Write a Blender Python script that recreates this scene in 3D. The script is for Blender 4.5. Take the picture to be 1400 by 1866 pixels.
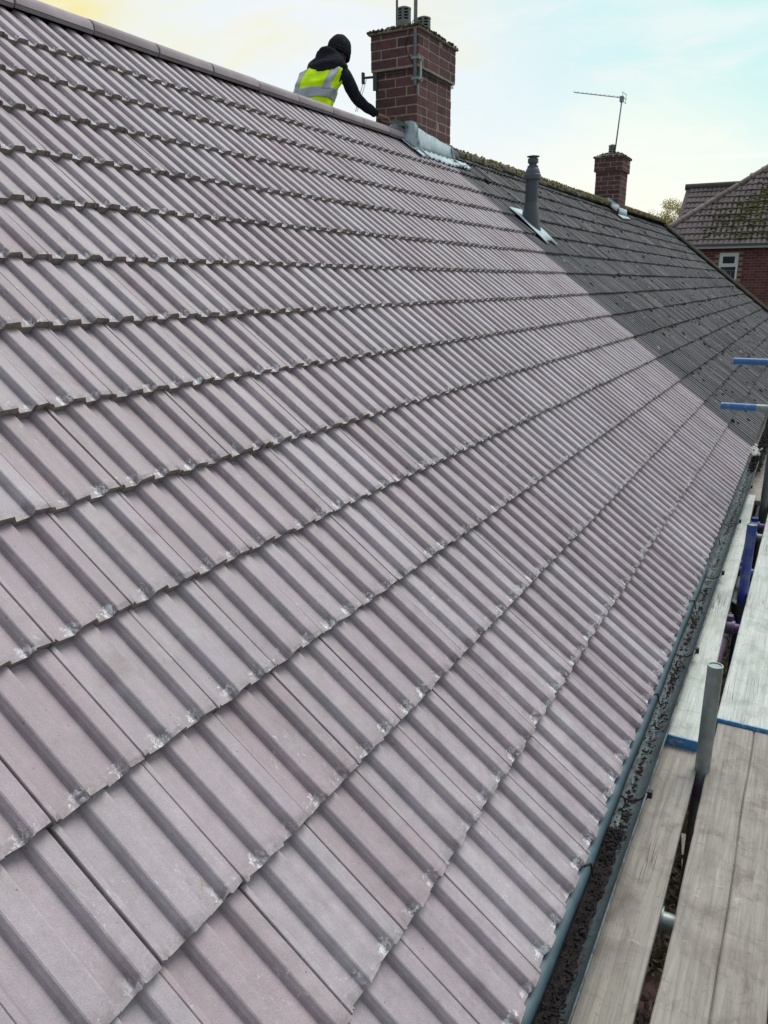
import bpy, bmesh, math, random
import numpy as np
from mathutils import Vector, Matrix, Euler
random.seed(7); RS = np.random.RandomState(7)
R = math.radians
for o in list(bpy.data.objects): bpy.data.objects.remove(o)
scene = bpy.context.scene; col = scene.collection

# ------------------------------------------------------------------ camera
cam_d = bpy.data.cameras.new('camera'); cam = bpy.data.objects.new('camera', cam_d); col.objects.link(cam)
cam_d.sensor_fit = 'HORIZONTAL'; cam_d.sensor_width = 36; cam_d.lens = 36*1404.0/1400
cam_d.clip_start = .05; cam_d.clip_end = 2000
RX = Vector((0.476433, -0.879194, -0.005335)); RY = Vector((-0.252423, -0.130969, -0.958713)); RZ = Vector((0.842196, 0.458110, -0.284327))
m = Matrix((( RX.x, -RY.x, -RZ.x, -0.70395), (RX.y, -RY.y, -RZ.y, -0.34525), (RX.z, -RY.z, -RZ.z, 1.46263), (0, 0, 0, 1)))
cam.matrix_world = m
scene.camera = cam

# ------------------------------------------------------------------ world, sun, exposure
SUN_EL, SUN_AZ = 58.0, -14.0        # azimuth measured from +X towards +Y
w = bpy.data.worlds.new('World'); scene.world = w; w.use_nodes = True
nt = w.node_tree; nt.nodes.clear()
def N(nt, t, **k):
    n = nt.nodes.new(t)
    for a, b in k.items():
        if a in n.inputs: n.inputs[a].default_value = b
        else: setattr(n, a, b)
    return n
L = lambda nt, a, b: nt.links.new(a, b)
def math_node(nt, op, a, b=None, c=None, clamp=False):
    n = nt.nodes.new('ShaderNodeMath'); n.operation = op; n.use_clamp = clamp
    for i, v in enumerate((a, b, c)):
        if v is None: continue
        if isinstance(v, (int, float)): n.inputs[i].default_value = v
        else: nt.links.new(v, n.inputs[i])
    return n.outputs[0]
def mix(nt, fac, a, b, mode='MIX'):
    n = nt.nodes.new('ShaderNodeMix'); n.data_type = 'RGBA'; n.blend_type = mode; n.clamp_factor = True
    for i, v in ((0, fac), (6, a), (7, b)):
        if isinstance(v, (int, float)): n.inputs[i].default_value = v
        elif isinstance(v, (tuple, list)): n.inputs[i].default_value = (*v[:3], 1)
        else: nt.links.new(v, n.inputs[i])
    return n.outputs[2]
def ramp(nt, fac, stops, interp='LINEAR'):
    n = nt.nodes.new('ShaderNodeValToRGB'); cr = n.color_ramp; cr.interpolation = interp
    while len(cr.elements) < len(stops): cr.elements.new(.5)
    for e, (p, c) in zip(cr.elements, stops):
        e.position = p; e.color = (*c, 1) if not isinstance(c, (int, float)) else (c, c, c, 1)
    nt.links.new(fac, n.inputs[0]); return n.outputs[0]
def noise(nt, vec, scale, detail=4, rough=.5, dist=0):
    n = nt.nodes.new('ShaderNodeTexNoise'); n.inputs['Scale'].default_value = scale
    n.inputs['Detail'].default_value = detail; n.inputs['Roughness'].default_value = rough; n.inputs['Distortion'].default_value = dist
    if vec is not None: nt.links.new(vec, n.inputs['Vector'])
    return n.outputs[0]
def mapping(nt, vec, scale=(1, 1, 1), rot=(0, 0, 0), loc=(0, 0, 0)):
    n = nt.nodes.new('ShaderNodeMapping'); nt.links.new(vec, n.inputs[0])
    n.inputs['Location'].default_value = loc
    n.inputs['Scale'].default_value = scale; n.inputs['Rotation'].default_value = rot; return n.outputs[0]

sky = N(nt, 'ShaderNodeTexSky'); sky.sky_type = 'NISHITA'; sky.sun_disc = False
sky.sun_elevation = R(SUN_EL); sky.sun_rotation = R(90-SUN_AZ); sky.air_density = 1.2; sky.dust_density = 2.5
tc = N(nt, 'ShaderNodeTexCoord'); D = tc.outputs['Generated']
sep = N(nt, 'ShaderNodeSeparateXYZ'); L(nt, D, sep.inputs[0])
z = math_node(nt, 'MAXIMUM', sep.outputs[2], 0.0)
# thin high overcast: pale cream at the horizon, pale cyan-blue above it
cl = ramp(nt, z, [(0.0, (.99, .96, .82)), (.075, (.98, .98, .92)), (.12, (.93, .98, .98)), (.20, (.84, .95, .985)), (.30, (.80, .92, .98)), (.5, (.80, .87, .96)), (1.0, (.74, .81, .93))])
def dirmask(dv, lo, hi):
    n = nt.nodes.new('ShaderNodeVectorMath'); n.operation = 'DOT_PRODUCT'; L(nt, D, n.inputs[0]); n.inputs[1].default_value = Vector(dv).normalized()
    mr = nt.nodes.new('ShaderNodeMapRange'); mr.interpolation_type = 'SMOOTHSTEP'; L(nt, n.outputs['Value'], mr.inputs[0])
    mr.inputs[1].default_value = lo; mr.inputs[2].default_value = hi; return mr.outputs[0]
Dm = mapping(nt, D, (1, 1, 2.6))
n1 = noise(nt, Dm, 3.2, 6, .55, .6)
n2 = noise(nt, mapping(nt, D, (1, 1, 4), (0, 0, .6)), 6.5, 6, .6, .8)
wm = dirmask((.70, .655, .27), .90, .995)
yel = math_node(nt, 'MULTIPLY', math_node(nt, 'MULTIPLY', ramp(nt, n1, [(.40, .0), (.58, 1)]), wm), ramp(nt, math_node(nt, 'ADD', sep.outputs[2], math_node(nt, 'MULTIPLY', math_node(nt, 'SUBTRACT', n2, .5), .10)), [(.215, 0), (.255, 1)]))
cl = mix(nt, math_node(nt, 'MULTIPLY', wm, .6), cl, (.97, .985, .99))
cl = mix(nt, math_node(nt, 'MULTIPLY', yel, .95), cl, (1.0, .88, .36))
cl = mix(nt, math_node(nt, 'MULTIPLY', dirmask((.90, -.02, .36), .91, .99), .75), cl, (.56, .93, .90))
cl = mix(nt, math_node(nt, 'MULTIPLY', ramp(nt, n2, [(.48, 0), (.72, 1)]), .55), cl, (.99, .985, .96))
# brighter veil round the low sun behind the houses
cl = mix(nt, math_node(nt, 'MULTIPLY', dirmask((.975, .18, .03), .975, .999), .7), cl, (1.08, 1.06, .93))
# evening light: the veil is brightest towards the sun's side of the sky and dims evenly to the opposite side
gd = nt.nodes.new('ShaderNodeVectorMath'); gd.operation = 'DOT_PRODUCT'; L(nt, D, gd.inputs[0]); gd.inputs[1].default_value = Vector((.90, .12, .42)).normalized()
cl = mix(nt, 1.0, cl, ramp(nt, math_node(nt, 'MULTIPLY_ADD', gd.outputs['Value'], .5, .5), [(0.0, .42), (.5, .68), (.88, 1.0), (1.0, 1.0)]), 'MULTIPLY')
# thin high trail of cloud low over the far roofs
zr = math_node(nt, 'DIVIDE', sep.outputs[2], math_node(nt, 'MAXIMUM', sep.outputs[0], .05)); yr = math_node(nt, 'DIVIDE', sep.outputs[1], math_node(nt, 'MAXIMUM', sep.outputs[0], .05))
ln = math_node(nt, 'ABSOLUTE', math_node(nt, 'SUBTRACT', zr, math_node(nt, 'MULTIPLY_ADD', yr, .03, math_node(nt, 'MULTIPLY_ADD', n2, .004, .1275))))
lm_ = math_node(nt, 'MULTIPLY', ramp(nt, ln, [(0, 1), (.0035, 0)]), ramp(nt, yr, [(.02, 0), (.06, 1), (.15, .8), (.22, 0)]))
cl = mix(nt, math_node(nt, 'MULTIPLY', lm_, .7), cl, (1.04, 1.04, 1.03))
bg1 = N(nt, 'ShaderNodeBackground'); L(nt, cl, bg1.inputs[0]); bg1.inputs[1].default_value = .95
bg2 = N(nt, 'ShaderNodeBackground'); L(nt, sky.outputs[0], bg2.inputs[0]); bg2.inputs[1].default_value = .05
ms = N(nt, 'ShaderNodeMixShader'); ms.inputs[0].default_value = .14
L(nt, bg1.outputs[0], ms.inputs[1]); L(nt, bg2.outputs[0], ms.inputs[2])
out = N(nt, 'ShaderNodeOutputWorld'); L(nt, ms.outputs[0], out.inputs[0])

sd = bpy.data.lights.new('sun', 'SUN'); so = bpy.data.objects.new('sun', sd); col.objects.link(so)
sd.energy = 2.2; sd.angle = R(34); sd.color = (1, .95, .86)
sv = Vector((math.cos(R(SUN_EL))*math.cos(R(SUN_AZ)), math.cos(R(SUN_EL))*math.sin(R(SUN_AZ)), math.sin(R(SUN_EL))))
so.rotation_euler = sv.to_track_quat('Z', 'Y').to_euler(); so.location = (0, 0, 20)
scene.view_settings.view_transform = 'Standard'; scene.view_settings.look = 'None'
scene.view_settings.exposure = 0.18; scene.view_settings.gamma = 1.0; scene.view_settings.use_curve_mapping = False

# ------------------------------------------------------------------ constants of the roof
A = R(40.5); CA, SA = math.cos(A), math.sin(A)
W, G = .21, .29886
def rp(x, s, h=0.0): return Vector((x, s*CA-h*SA, s*SA+h*CA))     # point on/above the roof slope
XB = 7.018                                                         # where the new roof meets the old
GZ = -5.0

# ------------------------------------------------------------------ materials
def newmat(name, rough=.8, spec=.3, metal=0):
    mt = bpy.data.materials.new(name); mt.use_nodes = True; t = mt.node_tree; b = t.nodes['Principled BSDF']
    b.inputs['Roughness'].default_value = rough; b.inputs['Specular IOR Level'].default_value = spec; b.inputs['Metallic'].default_value = metal
    return mt, t, b
def pos(t):
    g = t.nodes.new('ShaderNodeNewGeometry'); return g.outputs['Position']
def bump(t, b, h, strength=.3, dist=.002, prev=None):
    n = t.nodes.new('ShaderNodeBump'); n.inputs['Strength'].default_value = strength; n.inputs['Distance'].default_value = dist
    t.links.new(h, n.inputs['Height'])
    if prev is not None: t.links.new(prev, n.inputs['Normal'])
    t.links.new(n.outputs[0], b.inputs['Normal']); return n.outputs[0]
def rnd(t):
    a = t.nodes.new('ShaderNodeAttribute'); a.attribute_name = 'rnd'
    o = t.nodes.new('ShaderNodeObjectInfo')
    return math_node(t, 'FRACT', math_node(t, 'ADD', a.outputs['Fac'], o.outputs['Random']))
def simple(name, c1, c2=None, scale=20, rough=.8, spec=.3, metal=0, bs=.25, bd=.002, detail=5, rvar=0):
    mt, t, b = newmat(name, rough, spec, metal); p = pos(t)
    c2 = c2 or tuple(x*.7 for x in c1)
    n = noise(t, p, scale, detail, .6)
    c = mix(t, ramp(t, n, [(.3, 0), (.7, 1)]), c1, c2)
    if rvar:
        r = rnd(t); c = mix(t, 1.0, c, ramp(t, r, [(0, 1-rvar), (1, 1+rvar)]), 'MULTIPLY')
    t.links.new(c, b.inputs['Base Color']); 
    if bs: bump(t, b, noise(t, p, scale*5, 4, .6), bs, bd)
    return mt

def tile_material(name, ca, cb, cc, edge, old=False):
    mt, t, b = newmat(name, .78 if not old else .9, .5 if not old else .3); p = pos(t); r = rnd(t)
    uv = t.nodes.new('ShaderNodeUVMap'); uv.uv_map = 'UVMap'; s = t.nodes.new('ShaderNodeSeparateXYZ'); t.links.new(uv.outputs[0], s.inputs[0])
    u, v = s.outputs[0], s.outputs[1]
    c = mix(t, ramp(t, r, [(.15, 0), (.85, 1)]), ca, cb)
    r2 = math_node(t, 'FRACT', math_node(t, 'MULTIPLY', r, 7.31))
    c = mix(t, ramp(t, r2, [(.80, 0), (.94, .45)]), c, cc)
    big = noise(t, p, 2.3, 5, .6); med = noise(t, p, 22, 6, .65); fine = noise(t, p, 420, 3, .6)
    c = mix(t, 1.0, c, ramp(t, big, [(.3, .87), (.7, 1.10)]), 'MULTIPLY')
    c = mix(t, 1.0, c, ramp(t, med, [(.25, .80), (.72, 1.14)]), 'MULTIPLY')
    c = mix(t, 1.0, c, ramp(t, fine, [(.25, .80), (.75, 1.17)]), 'MULTIPLY')
    # streaks running down the slope
    pr_ = mapping(t, p, (60, 2, 2)); st = noise(t, pr_, 1, 5, .7)
    c = mix(t, 1.0, c, ramp(t, st, [(.3, .90), (.7, 1.07)]), 'MULTIPLY')
    if not old:
        bs_ = noise(t, p, 6.5, 5, .7); bt_ = noise(t, mapping(t, p, (30, 5, 5)), 1, 4, .6)
        c = mix(t, math_node(t, 'MULTIPLY', ramp(t, bs_, [(.57, 0), (.70, 1)]), math_node(t, 'MULTIPLY', bt_, .75)), c, (.17, .125, .13))
        c = mix(t, math_node(t, 'MULTIPLY', ramp(t, noise(t, p, 8.2, 5, .65), [(.60, 0), (.70, 1)]), .35), c, (.42, .44, .43))
        # grime collecting in the pans towards the lower edge
        g1 = noise(t, p, 38, 5, .7)
        low = ramp(t, v, [(.0, 1), (.12, .0)])
        gm = math_node(t, 'MULTIPLY', low, ramp(t, g1, [(.42, 0), (.60, 1)]))
        c = mix(t, math_node(t, 'MULTIPLY', gm, .5), c, (.11, .10, .10))
        # chalky lime bloom: by the lower edge, and rarer scuffs elsewhere
        w1 = noise(t, mapping(t, p, (1, .8, .8)), 95, 8, .78, .5)
        w2 = noise(t, p, 17, 4, .6)
        low2 = ramp(t, v, [(.0, 1), (.045, .9), (.11, 0)])
        def corner(uc, ru, rv):
            du = math_node(t, 'DIVIDE', math_node(t, 'SUBTRACT', u, uc), ru); dv = math_node(t, 'DIVIDE', math_node(t, 'SUBTRACT', v, .035), rv)
            return ramp(t, math_node(t, 'SQRT', math_node(t, 'ADD', math_node(t, 'MULTIPLY', du, du), math_node(t, 'MULTIPLY', dv, dv))), [(.0, 1), (.45, .8), (1, 0)])
        cor = math_node(t, 'MAXIMUM', corner(.27, .11, .10), corner(.745, .10, .09))
        k1 = math_node(t, 'ADD', math_node(t, 'MULTIPLY', cor, .16), w1)
        m1 = math_node(t, 'MULTIPLY', ramp(t, k1, [(.615, 0), (.665, 1)]), math_node(t, 'MULTIPLY', ramp(t, math_node(t, 'ADD', math_node(t, 'MULTIPLY', w2, .5), math_node(t, 'MULTIPLY', noise(t, p, 6, 3, .6), .5)), [(.43, 0), (.53, 1)]), ramp(t, cor, [(.02, 0), (.2, 1)])))
        m2 = math_node(t, 'MULTIPLY', ramp(t, w1, [(.56, 0), (.61, 1)]), math_node(t, 'MULTIPLY', low2, ramp(t, w2, [(.50, 0), (.58, 1)])))
        wm_ = math_node(t, 'MAXIMUM', m1, m2)
        dk = math_node(t, 'MULTIPLY', math_node(t, 'MAXIMUM', corner(.315, .06, .10), corner(.785, .06, .10)), ramp(t, g1, [(.38, 0), (.55, 1)]))
        c = mix(t, math_node(t, 'MULTIPLY', dk, math_node(t, 'MULTIPLY', ramp(t, noise(t, p, 7.3, 3, .6), [(.40, .15), (.60, 1)]), .5)), c, (.11, .09, .09))
        c = mix(t, math_node(t, 'MULTIPLY', wm_, .85), c, (.80, .82, .84))
        w3 = noise(t, mapping(t, p, (1, .45, .45)), 95, 6, .8, 1.0); w4 = noise(t, p, 4.1, 3, .5)
        sc = math_node(t, 'MULTIPLY', ramp(t, w3, [(.59, 0), (.65, 1)]), ramp(t, w4, [(.52, 0), (.60, 1)]))
        c = mix(t, math_node(t, 'MULTIPLY', sc, .6), c, (.70, .72, .74))
        sp = t.nodes.new('ShaderNodeTexVoronoi'); sp.inputs['Scale'].default_value = 26; t.links.new(p, sp.inputs['Vector'])
        c = mix(t, ramp(t, sp.outputs['Distance'], [(.035, .8), (.06, 0)]), c, (.12, .10, .11))
    else:
        sp = t.nodes.new('ShaderNodeTexVoronoi'); sp.inputs['Scale'].default_value = 15; t.links.new(p, sp.inputs['Vector'])
        spm = math_node(t, 'MULTIPLY', ramp(t, sp.outputs['Distance'], [(.10, 1), (.20, 0)]), ramp(t, noise(t, p, 5, 3, .5), [(.5, 0), (.6, 1)]))
        c = mix(t, math_node(t, 'MULTIPLY', spm, .65), c, (.34, .36, .32))
        mo = math_node(t, 'MULTIPLY', ramp(t, noise(t, p, 3.0, 6, .7), [(.58, 0), (.70, 1)]), .5)
        c = mix(t, mo, c, (.075, .085, .035))
        s3 = t.nodes.new('ShaderNodeSeparateXYZ'); t.links.new(p, s3.inputs[0])
    # broken, unpainted lower edge of the tile (v < 0)
    e = ramp(t, math_node(t, 'ADD', v, .5), [(.478, 1), (.482, 0)])
    en = noise(t, p, 90, 5, .7)
    c = mix(t, e, c, mix(t, ramp(t, en, [(.35, 0), (.65, 1)]), edge, tuple(x*2.1 for x in edge)))
    t.links.new(c, b.inputs['Base Color'])
    h = math_node(t, 'ADD', math_node(t, 'MULTIPLY', fine, .4), math_node(t, 'MULTIPLY', noise(t, p, 120, 5, .6), .6))
    bump(t, b, h, .45 if not old else .6, .0024)
    t.links.new(ramp(t, med, [(.3, .50 if not old else .7), (.7, .68 if not old else .9)]), b.inputs['Roughness'])
    return mt
M = {}
M['tile'] = tile_material('new_concrete_tile', (.338, .290, .324), (.385, .352, .386), (.318, .258, .280), (.150, .130, .120))
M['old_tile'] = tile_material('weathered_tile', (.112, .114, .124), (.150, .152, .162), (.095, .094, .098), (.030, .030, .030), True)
M['ridge'] = simple('ridge_tile', (.34, .30, .325), (.26, .23, .25), 9, .75, rvar=.08, bs=.3)
M['old_ridge'] = simple('old_ridge_tile', (.11, .105, .095), (.07, .07, .06), 12, .9, rvar=.1)
M['underlay'] = simple('dark_underlay', (.015, .015, .016), (.02, .02, .02), 10)
M['mortar'] = simple('lime_mortar', (.43, .37, .29), (.24, .205, .165), 22, .95, .1, bs=.6, bd=.004)
def brick_material():
    mt, t, b = newmat('red_brick', .85, .25); p = pos(t); r = rnd(t)
    c = mix(t, r, (.165, .078, .080), (.110, .060, .068))
    c = mix(t, ramp(t, math_node(t, 'FRACT', math_node(t, 'MULTIPLY', r, 5.7)), [(.72, 0), (.9, .7)]), c, (.055, .04, .046))
    c = mix(t, 1.0, c, ramp(t, noise(t, p, 30, 6, .7), [(.25, .68), (.75, 1.3)]), 'MULTIPLY')
    c = mix(t, ramp(t, noise(t, p, 14, 6, .75), [(.58, 0), (.72, .55)]), c, (.28, .23, .21))
    c = mix(t, ramp(t, noise(t, p, 5.5, 5, .7), [(.50, 0), (.70, .55)]), c, (.045, .038, .04))
    t.links.new(c, b.inputs['Base Color']); bump(t, b, noise(t, p, 160, 5, .7), .5, .003); return mt
M['brick'] = brick_material()
M['lead'] = simple('lead_sheet', (.52, .64, .68), (.33, .43, .47), 16, .62, .4, .05, bs=.25)
M['moss'] = simple('moss', (.085, .088, .028), (.032, .036, .014), 25, .95, .1, bs=.6, bd=.01, rvar=.35)
M['dry_moss'] = simple('yellow_moss', (.30, .27, .10), (.13, .125, .065), 12, .95, .1, bs=.6, bd=.01, rvar=.35)
M['debris'] = simple('dark_debris', (.018, .015, .017), (.042, .036, .036), 60, .95, .1, bs=.8, bd=.01, rvar=.3)
M['galv'] = simple('galvanised_steel', (.30, .35, .34), (.20, .25, .255), 35, .48, .5, .55, bs=.2)
M['grey_metal'] = simple('aerial_aluminium', (.33, .36, .40), (.24, .27, .31), 30, .5, .5, .5, bs=.1)
M['dark_steel'] = simple('dark_steel', (.06, .075, .085), (.10, .11, .12), 30, .5, .5, .4)
M['pot'] = simple('cowl', (.26, .29, .28), (.16, .18, .17), 40, .8, bs=.3)
M['flue'] = simple('flue_plastic', (.060, .080, .095), (.075, .092, .102), 7, .42, .45, bs=.05)
M['flue_cap'] = simple('flue_cap_plastic', (.10, .135, .14), (.08, .11, .12), 7, .5, .4, bs=.05)
M['gutter'] = simple('gutter_plastic', (.135, .185, .205), (.075, .105, .12), 14, .42, .45, bs=.1)
def gutter_mat():
    mt, t, b = newmat('dirty_gutter_plastic', .5, .4); p = pos(t)
    c = mix(t, ramp(t, noise(t, p, 12, 5, .6), [(.3, 0), (.7, 1)]), (.085, .125, .140), (.050, .075, .085))
    d = ramp(t, noise(t, mapping(t, p, (14, 60, 60)), 1, 7, .72, .5), [(.44, 0), (.58, 1)])
    c = mix(t, math_node(t, 'MULTIPLY', d, .75), c, (.040, .038, .038))
    c = mix(t, ramp(t, noise(t, p, 130, 5, .7), [(.60, 0), (.68, .8)]), c, (.018, .016, .016))
    c = mix(t, ramp(t, noise(t, p, 55, 6, .75), [(.62, 0), (.70, .6)]), c, (.20, .24, .24))
    t.links.new(c, b.inputs['Base Color']); t.links.new(ramp(t, d, [(0, .45), (1, .85)]), b.inputs['Roughness']); bump(t, b, noise(t, p, 150, 5, .7), .4, .002); return mt
M['gutter'] = gutter_mat()
M['pvc'] = simple('white_upvc', (.78, .82, .82), (.70, .75, .76), 9, .4, .4, bs=.05)
M['black'] = simple('black_plastic', (.012, .012, .014), (.02, .02, .022), 20, .5)
M['chalk'] = simple('pale_mortar_crumbs', (.62, .64, .62), (.5, .52, .5), 30)
def paint_tube(name, paint, bare, lo, hi, scale=26):
    mt, t, b = newmat(name, .45, .5, 0.0); p = pos(t)
    k = ramp(t, noise(t, p, scale, 7, .7), [(lo, 0), (hi, 1)])
    c = mix(t, k, paint, bare); t.links.new(c, b.inputs['Base Color'])
    bump(t, b, k, .3, .001); return mt
M['blue_tube'] = paint_tube('blue_painted_tube', (.035, .15, .38), (.24, .32, .36), .55, .68)
M['deep_blue'] = paint_tube('deep_blue_tube', (.025, .05, .25), (.10, .14, .22), .50, .72, 18)
M['purple'] = paint_tube('purple_tube', (.16, .085, .20), (.13, .16, .21), .50, .68)
M['blue_band'] = paint_tube('blue_band_paint', (.03, .19, .42), (.30, .33, .34), .52, .64, 60)

def board_material(name, ca, cb, stain):
    mt, t, b = newmat(name, .82, .25); p = pos(t); r = rnd(t)
    off = t.nodes.new('ShaderNodeCombineXYZ'); t.links.new(math_node(t, 'MULTIPLY', r, 13.0), off.inputs[1])
    va = t.nodes.new('ShaderNodeVectorMath'); va.operation = 'ADD'; t.links.new(p, va.inputs[0]); t.links.new(off.outputs[0], va.inputs[1]); q = va.outputs[0]
    grain = noise(t, mapping(t, q, (3.2, 120, 60)), 1, 6, .72, .8)
    grain2 = noise(t, mapping(t, q, (1.6, 26, 20)), 1, 5, .6, 2.2)
    c = mix(t, ramp(t, grain2, [(.3, 0), (.7, 1)]), ca, cb)
    c = mix(t, 1.0, c, ramp(t, grain, [(.28, .70), (.50, 1.0), (.75, 1.14)]), 'MULTIPLY')
    c = mix(t, ramp(t, noise(t, q, 4.2, 6, .65, .8), [(.50, 0), (.70, .6)]), c, stain)
    c = mix(t, ramp(t, noise(t, q, 34, 6, .8, .5), [(.60, 0), (.68, .6)]), c, (.10, .085, .07))
    c = mix(t, ramp(t, noise(t, q, 11, 7, .75, .3), [(.54, 0), (.66, .55)]), c, stain)
    c = mix(t, ramp(t, noise(t, q, 75, 4, .7), [(.66, 0), (.72, .75)]), c, (.075, .065, .055))
    c = mix(t, ramp(t, noise(t, mapping(t, q, (8, 8, 8)), 1, 7, .8, 1.0), [(.62, 0), (.72, .6)]), c, (.62, .63, .60))
    # knots
    kv = t.nodes.new('ShaderNodeTexVoronoi'); kv.inputs['Scale'].default_value = 1.0; t.links.new(mapping(t, q, (2.6, 5.0, 3)), kv.inputs['Vector'])
    c = mix(t, ramp(t, kv.outputs['Distance'], [(.05, .6), (.075, .5), (.085, 0)]), c, (.13, .105, .09))
    # long drying checks
    ck = noise(t, mapping(t, q, (.8, 34, 5)), 1, 3, .4, .6)
    cm = ramp(t, ck, [(.488, 0), (.498, 1), (.502, 1), (.512, 0)])
    cm = math_node(t, 'MULTIPLY', cm, ramp(t, noise(t, q, 1.7, 2, .5), [(.56, 0), (.64, 1)]))
    c = mix(t, math_node(t, 'MULTIPLY', cm, .5), c, (.06, .05, .045))
    t.links.new(c, b.inputs['Base Color'])
    nb = bump(t, b, grain, .55, .003); bump(t, b, math_node(t, 'SUBTRACT', 1.0, cm), .8, .006, nb)
    return mt
M['board'] = board_material('weathered_board', (.36, .34, .31), (.24, .225, .20), (.13, .105, .095))
M['board_pale'] = board_material('pale_wet_board', (.56, .60, .57), (.42, .46, .43), (.27, .285, .26))

# ------------------------------------------------------------------ object helpers
def link(o, parent=None):
    col.objects.link(o)
    if parent is not None:
        o.parent = parent; o.matrix_parent_inverse = PW[parent.name].inverted()
    PW[o.name] = o.matrix_world.copy() if parent is None else (PW[parent.name] @ PW[parent.name].inverted() @ o.matrix_basis)
    return o
PW = {}
def mesh(name, vs, fs, mat, uvs=None, smooth=False):
    me = bpy.data.meshes.new(name); me.from_pydata([tuple(v) for v in vs], [], fs)
    if uvs is not None:
        ul = me.uv_layers.new(name='UVMap')
        for l in me.loops: ul.data[l.index].uv = uvs[l.index]
    if mat is not None:
        for mm in (mat if isinstance(mat, list) else [mat]): me.materials.append(mm)
    if smooth:
        for pl in me.polygons: pl.use_smooth = True
    me.update(); return me
def obj(name, me, parent=None, mw=None, **props):
    o = bpy.data.objects.new(name, me)
    if mw is not None: o.matrix_basis = mw
    col.objects.link(o)
    if parent is not None:
        o.parent = parent; o.matrix_parent_inverse = PW[parent.name].inverted()
    PW[o.name] = mw.copy() if mw is not None else Matrix()
    for k, v in props.items(): o[k] = v
    return o
def empty(name, loc, label, cat, group=None):
    return obj(name, None, None, Matrix.Translation(loc), label=label, category=cat, **({'group': group} if group else {}))
class MB:
    def __init__(s): s.v = []; s.f = []; s.r = []; s.cur = 0.0
    def add(s, vs, fs):
        n = len(s.v); s.v += [tuple(v) for v in vs]; s.f += [[i+n for i in f] for f in fs]; s.r += [s.cur]*len(fs); return s
    def box(s, lo, hi, mw=None):
        x0, y0, z0 = lo; x1, y1, z1 = hi
        vs = [Vector(p) for p in ((x0,y0,z0),(x1,y0,z0),(x1,y1,z0),(x0,y1,z0),(x0,y0,z1),(x1,y0,z1),(x1,y1,z1),(x0,y1,z1))]
        if mw: vs = [mw @ v for v in vs]
        return s.add(vs, [[3,2,1,0],[4,5,6,7],[0,1,5,4],[1,2,6,5],[2,3,7,6],[3,0,4,7]])
    def tube(s, a, b, r, n=14, r2=None, hollow=0.0):
        a, b = Vector(a), Vector(b); d = (b-a).normalized(); u = d.orthogonal().normalized(); w_ = d.cross(u); r2 = r if r2 is None else r2
        ring = lambda c, q: [c + (u*math.cos(2*math.pi*i/n)+w_*math.sin(2*math.pi*i/n))*q for i in range(n)]
        if hollow:
            vs = ring(a, r)+ring(b, r2)+ring(b, r2-hollow)+ring(b-d*.12, r2-hollow)
            fs = []
            for k in range(3): fs += [[k*n+i, k*n+(i+1) % n, (k+1)*n+(i+1) % n, (k+1)*n+i] for i in range(n)]
            fs += [list(range(n))[::-1], [3*n+i for i in range(n)]]
        else:
            vs = ring(a, r)+ring(b, r2); fs = [[i, (i+1) % n, n+(i+1) % n, n+i] for i in range(n)] + [list(range(n))[::-1], [n+i for i in range(n)]]
        return s.add(vs, fs)
    def lathe(s, prof, c, n=24, mw=None):
        c = Vector(c); vs = []
        for r_, z_ in prof: vs += [c+Vector((r_*math.cos(2*math.pi*i/n), r_*math.sin(2*math.pi*i/n), z_)) for i in range(n)]
        if mw: vs = [mw @ v for v in vs]
        fs = [[k*n+i, k*n+(i+1) % n, (k+1)*n+(i+1) % n, (k+1)*n+i] for k in range(len(prof)-1) for i in range(n)]
        fs += [list(range(n))[::-1], [(len(prof)-1)*n+i for i in range(n)]]
        return s.add(vs, fs)
    def blob(s, c, r, seed=0, sq=(1, 1, 1), basis=None):
        rs = np.random.RandomState(seed); t = (1+5**.5)/2
        P = [(-1,t,0),(1,t,0),(-1,-t,0),(1,-t,0),(0,-1,t),(0,1,t),(0,-1,-t),(0,1,-t),(t,0,-1),(t,0,1),(-t,0,-1),(-t,0,1)]
        F = [(0,11,5),(0,5,1),(0,1,7),(0,7,10),(0,10,11),(1,5,9),(5,11,4),(11,10,2),(10,7,6),(7,1,8),(3,9,4),(3,4,2),(3,2,6),(3,6,8),(3,8,9),(4,9,5),(2,4,11),(6,2,10),(8,6,7),(9,8,1)]
        vs = []
        for p in P:
            v = Vector(p).normalized()*(r*rs.uniform(.6, 1.25)); v = Vector((v.x*sq[0], v.y*sq[1], v.z*sq[2]))
            if basis: v = basis @ v
            vs.append(Vector(c)+v)
        return s.add(vs, [list(f) for f in F])
    def build(s, name, mat, parent=None, smooth=False, **props):
        me = mesh(name, s.v, s.f, mat, None, smooth)
        if any(s.r):
            at = me.attributes.new('rnd', 'FLOAT', 'FACE'); at.data.foreach_set('value', s.r)
        o = obj(name, me, parent, None, **props)
        if smooth == 'auto':
            pass
        return o
def autosmooth(o, ang=40):
    me = o.data
    for pl in me.polygons: pl.use_smooth = True
    bm = bmesh.new(); bm.from_mesh(me)
    for e in bm.edges:
        if len(e.link_faces) != 2 or e.calc_face_angle(0) > R(ang): e.smooth = False
    bm.to_mesh(me); bm.free(); return o
def bevel(o, wd, seg=1):
    md = o.modifiers.new('bevel', 'BEVEL'); md.width = wd; md.segments = seg; md.limit_method = 'ANGLE'; return o

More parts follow.
